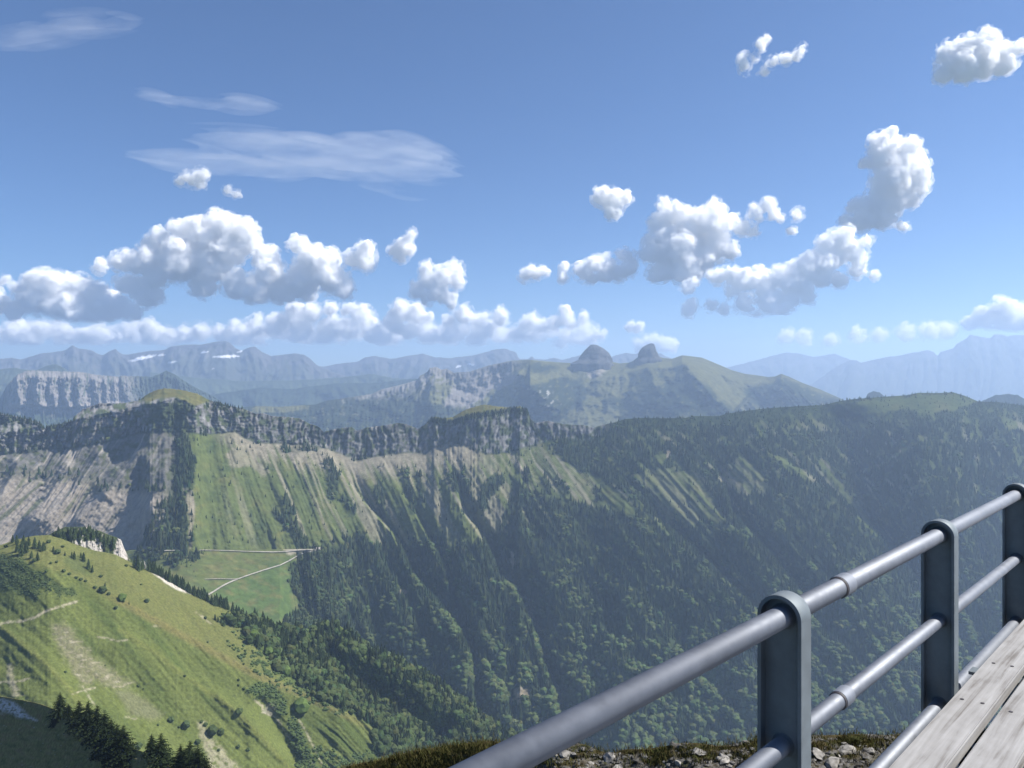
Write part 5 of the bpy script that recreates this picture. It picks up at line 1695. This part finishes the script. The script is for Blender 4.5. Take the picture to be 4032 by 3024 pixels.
cloud([(2, 305, 9), (14, 312, 8), (16, 289, 5), (35, 282, 9), (46, 285, 12), (62.5, 287, 12), (79, 287, 12), (92.6, 299, 14), (69, 303, 16), (46, 299, 14), (28, 296, 12), (83, 312, 12), (104, 308, 12), (123, 303, 7), (125, 285, 8), (134, 287, 10), (143.5, 296, 10), (157, 294, 6), (130, 312, 8), (97, 315, 8), (-15, 300, 14)], NEAR_D, 'wide low white cumulus bank with a grey base at the left edge', flat=319)
cloud([(426, 268.5, 6), (453.7, 268.5, 7), (444, 278, 9), (456, 280, 7), (430.5, 282, 9), (416.7, 289, 7), (440, 294, 8), (451, 298.6, 6), (451, 305, 4), (427, 296, 7)], NEAR_D, 'compact two-lobed white cumulus alone left of the picture centre')
cloud([(241, 335.6, 9), (234, 340, 6), (254.6, 326, 7), (278, 324, 8), (296, 315, 8), (312.5, 312.5, 7), (331, 309, 5), (301, 330, 8), (327, 328, 8), (322, 340, 5), (347, 329, 7)], FAR_D, 'low lumpy cumulus bank over the flat-topped snowy summit', flat=341, mfp_px=3.2, grow=1.25)
cloud([(347, 310, 4), (361, 315, 7), (370, 328, 7), (382, 340, 7), (375, 335.6, 6), (393.5, 324, 7), (403, 312.5, 8), (416.7, 315, 7), (428, 318, 4), (428, 336, 7), (410, 331, 6)], FAR_D, 'hazy broken cumulus low under the two-lobed cloud', flat=341, mfp_px=3.2, grow=1.25)
cloud([(449, 322, 5), (465, 315, 7), (481.5, 319.4, 5), (500, 317, 6), (486, 329, 7), (451, 335.6, 7), (474.5, 341, 7)], FAR_D, 'pale ragged cumulus low at the centre above the far range', flat=342, mfp_px=3.4, grow=1.2)
cloud([(530.5, 322, 6), (526, 331, 7), (540, 326, 5), (565, 310, 4), (567.5, 319.4, 6), (553.7, 324, 5), (583.8, 317, 4), (516.6, 335.6, 5)], FAR_D, 'chain of small white puffs just left of the broad rock tower', flat=336, mfp_px=3.2, grow=1.25)
cloud([(590, 338, 6), (578, 340, 5), (600, 334, 5), (560, 345, 5)], FAR_D, 'faint pale cloud directly behind the broad rock tower', 6.0)
cloud([(39, 328.7, 6), (30, 338, 8), (12, 333, 8), (65, 333, 6), (99.5, 336, 6), (82, 336, 6), (-10, 336, 8)], FAR_D, 'dull flat cloud bank low over the far peaks at the left edge', flat=341, mfp_px=3.6, grow=1.25)
cloud([(120, 337, 3), (113, 338, 2.5), (128, 337, 2.5)], FAR_D, 'thin short cloud streak above the twin-peaked far crest', 3.5)
cloud([(148, 326, 5), (153, 335.6, 8), (169, 335.6, 4), (201, 334, 5), (220, 333, 5), (185, 338, 5)], FAR_D, 'low hazy puffs between the left bank and the snowy summit', flat=340, mfp_px=3.6, grow=1.25)
cloud([(565, 266, 4.5), (564, 277, 4.5), (581.4, 271, 7), (595, 264, 7), (609, 266, 9), (625.4, 257, 7), (627.7, 267, 8), (604.6, 274, 8), (588, 275, 7), (618.5, 274, 7)], NEAR_D, 'oblong white cumulus in the middle with a detached column at its left end', 3.0)
cloud([(671.7, 215, 10), (660, 222, 7), (683, 220, 8), (713.4, 213, 8), (708.8, 224.5, 11), (688, 234, 13), (660, 245, 11), (674, 252, 14), (651, 254.6, 7), (697, 252, 13), (715.7, 245, 11), (727, 250, 7), (662.5, 271, 8), (683, 269, 11), (702, 262, 9), (653, 277, 4)], NEAR_D, 'tall two-headed white cumulus right of centre', 3.2, grow=1.25)
cloud([(743.5, 227, 7), (757, 213, 7), (769, 204, 6), (773.6, 213, 5), (753, 231.5, 5), (734, 222, 6), (796.7, 215, 5), (790, 231.5, 3.5), (780.5, 220, 3.5)], NEAR_D, 'ragged white arm trailing off right from the two-headed cumulus', 4.0)
cloud([(720, 275.5, 7), (732, 275.5, 8), (746, 280, 10), (762, 275.5, 9), (766.6, 287, 11), (785, 278, 12), (803.7, 268.5, 11), (801, 287, 10), (822, 261.6, 11), (822, 275.5, 10), (824.5, 243, 7), (836, 238.4, 8), (845, 234, 7), (847.7, 245, 9), (838.4, 254.6, 11), (857, 259, 8), (866, 241, 5), (859, 268.5, 7), (873, 275.5, 4), (840.7, 280, 7), (734, 289, 7), (766.6, 302, 10), (783, 304, 8), (743.5, 305, 8), (725, 309, 5), (790, 298.6, 9), (808, 297, 6), (757, 317, 4.5)], NEAR_D * 0.88, 'long white cumulus with a shaded belly climbing to the right', 3.0, flat=314)
cloud([(690, 308, 6), (688, 289, 4.5), (695, 282, 3.5), (709, 275.5, 3.5), (711, 305.6, 4)], NEAR_D * 0.88, 'loose small puffs at the left end of the long climbing cumulus', 3.4, grow=1.2)
cloud([(887, 136.6, 7), (877.7, 143.5, 9), (891.6, 146, 10), (905.5, 150.5, 10), (917, 160, 9), (921.7, 176, 8), (919.4, 190, 6), (882, 157, 12), (896, 166.7, 14), (887, 180.5, 14), (905.5, 183, 12), (868.5, 162, 6), (896, 199, 13), (910, 201, 7), (875, 203.7, 11), (858, 208, 8), (864, 220, 9), (887, 216, 10), (903, 226, 5), (848, 220, 6)], NEAR_D * 1.06, 'towering white cumulus with a bright right rim at upper right', 3.0)
cloud([(766.6, 39, 4), (759.7, 46, 5), (743.5, 58, 5), (743.5, 67, 5), (746, 76, 2.5), (764, 72, 4), (771, 62.5, 5), (785, 60, 5), (796.7, 55.6, 5), (802.5, 48.6, 3.5), (755, 58, 3.5)], NEAR_D * 0.62, 'torn hook-shaped white wisp high near the top edge', 5.0, amp=0.5)
cloud([(951.8, 51, 8), (965.7, 48.6, 9), (984, 44, 8), (993.5, 51, 8), (958.8, 65, 11), (975, 62.5, 12), (947, 72, 7), (963, 74, 7), (989, 65, 8), (1009.7, 51, 6), (1016.6, 48.6, 5), (1005, 65, 7), (1000, 72, 4)], NEAR_D * 0.62, 'bright rounded white cloud in the top right corner', 3.4, grow=1.2)
cloud([(600, 197, 6), (611.5, 199, 8), (625, 197, 5), (614, 210.6, 6)], NEAR_D * 0.75, 'small wedge-shaped white cloud in clear blue right of centre', 3.6, grow=1.25)
cloud([(526, 275.5, 5), (535, 273, 5.5), (543, 271, 4)], NEAR_D, 'tiny oval puff left of the oblong cumulus', 3.4, grow=1.2)
cloud([(180.5, 180.5, 4), (192, 178, 7), (203.7, 176, 6), (201, 185, 5)], NEAR_D * 0.8, 'small soft white puff under the long veil of cirrus', 5.0)
cloud([(229, 190, 3.5), (236, 194.4, 3.5)], NEAR_D * 0.8, 'tiny faint puff right of the soft puff under the cirrus', 7.0)
cloud([(630, 326, 3.5), (638, 327.5, 3.5)], FAR_D, 'tiny flat white cloud above the gap between the rock towers', 3.2, grow=1.25)
cloud([(648.6, 342.6, 5), (655.5, 340, 5), (641.6, 347, 5), (671.7, 345, 5), (663, 346, 5)], FAR_D, 'white puff rising behind the narrow rock tower', 3.4, grow=1.2)
cloud([(984, 315, 7), (1000, 310, 8), (1016.6, 312.5, 8), (998, 322, 7), (1019, 324, 9), (972.6, 322, 5), (1035, 318, 10)], FAR_D, 'hazy white cumulus low at the right edge over the jagged range', flat=328, mfp_px=3.6, grow=1.25)
cloud([(785, 335.6, 7), (803.7, 338, 7), (859, 335.6, 7), (905.5, 333, 8), (928.7, 331, 8), (947, 331, 8), (880, 336, 7), (830, 340, 6)], FAR_D, 'faint flat cloud veil along the right horizon', 9.0)
cloud([(7, 280, 4), (0, 281, 4)], NEAR_D, 'thin wisp above the cumulus bank at the left edge', 6.0)

cloud([(236 + i * 17.5, 333 + 4 * math.sin(i * 1.7), 7.5 + 2 * math.sin(i * 2.3)) for i in range(21)], FAR_D * 1.06, 'long faint hazy cloud bank low along the horizon behind the puffs', 11.0, kids=6, flat=343, grow=1.25)
cloud([(-20 + i * 17, 335 + 3 * math.sin(i * 1.3), 7 + 2 * math.sin(i * 2.9)) for i in range(14)], FAR_D * 1.08, 'faint hazy cloud bank low over the snowy range at left', 11.0, kids=6, flat=344, grow=1.25)


def cirrus(strands, D, label, mfp_px):
    """ice cloud: a sheaf of long thin filaments high up"""
    k = D / F
    g = random.Random(len(label))
    bm = bmesh.new()
    for (x0, y0, x1, y1, wd, n) in strands:
        for _ in range(n):
            oy = g.gauss(0, 1) * wd
            L = g.uniform(0.25, 0.7)
            t0 = g.uniform(0, 1 - L)
            th = g.uniform(0.7, 2.6) * (1 + wd / 7)
            ph = g.uniform(0, 6)
            prev = None
            dz = g.uniform(-12, 12)
            for i in range(15):
                t = t0 + L * i / 14
                x = x0 + (x1 - x0) * t
                y = y0 + (y1 - y0) * t + oy * (0.5 + 0.8 * math.sin(math.pi * t)) + 1.6 * math.sin(t * 5 + ph)
                r = th * math.sin(math.pi * (i + 0.35) / 14.7) ** 0.8 + 0.05
                ring = []
                for a in range(6):
                    aa = a * math.pi / 3
                    ring.append(bm.verts.new((((x - CX) / F * D), D + (dz + 3.0 * r * math.cos(aa)) * k, (HY - y - r * math.sin(aa)) / F * D)))
                if prev:
                    for a in range(6):
                        bm.faces.new((prev[a], prev[(a + 1) % 6], ring[(a + 1) % 6], ring[a]))
                else:
                    bm.faces.new(ring[::-1])
                prev = ring
            bm.faces.new(prev)
    bmesh.ops.recalc_face_normals(bm, faces=bm.faces)
    me = bm_mesh('cirrus_build', bm)
    o = bpy.data.objects.new('cirrus_build', me)
    col.objects.link(o)
    md = o.modifiers.new('r', 'REMESH')
    md.mode = 'VOXEL'
    md.voxel_size = 1.5 * k
    me2 = bpy.data.meshes.new_from_object(o.evaluated_get(bpy.context.evaluated_depsgraph_get()))
    bpy.data.objects.remove(o)
    me2.materials.clear()
    me2.materials.append(mat_cloud('cirrus_ice', mfp_px * k, k, 18.0, 0.36, 0.95, (0.25, 1, 1.0)))
    add('cirrus_cloud', me2, label=label, category='cloud')


cirrus([(175, 132, 420, 168, 8, 46), (250, 150, 440, 176, 6, 44), (330, 140, 470, 172, 7, 60), (110, 150, 330, 172, 7, 26), (350, 185, 430, 196, 3, 8)], NEAR_D * 0.8, 'long thin veil of cirrus across the upper left sky', 62.0)
cirrus([(125, 92, 220, 108, 2.4, 14), (180, 100, 290, 111, 2.2, 16)], NEAR_D * 0.8, 'narrow streak of cirrus above the long veil', 75.0)
cirrus([(-30, 44, 110, 30, 5, 26), (20, 20, 150, 18, 6, 12)], NEAR_D * 0.7, 'faint cirrus smear in the top left corner', 110.0)
# ------------------------------------------------------------------ haze
M_haze, nt, out = mat_new('haze_air')
pv = N(nt, 'ShaderNodeVolumePrincipled')
pv.inputs['Color'].default_value = (0.50, 0.67, 0.95, 1)
pv.inputs['Density'].default_value = 0.84e-4
pv.inputs['Anisotropy'].default_value = 0.3
nt.links.new(pv.outputs[0], out.inputs['Volume'])
bm = bmesh.new()
bmesh.ops.create_cube(bm, size=1.0)
for v in bm.verts:
    v.co = Vector((v.co.x * 64000, 9000 + v.co.y * 19000, (800 if v.co.z > 0 else -1400)))
me = bm_mesh('haze', bm, M_haze)
add('haze', me, kind='stuff')
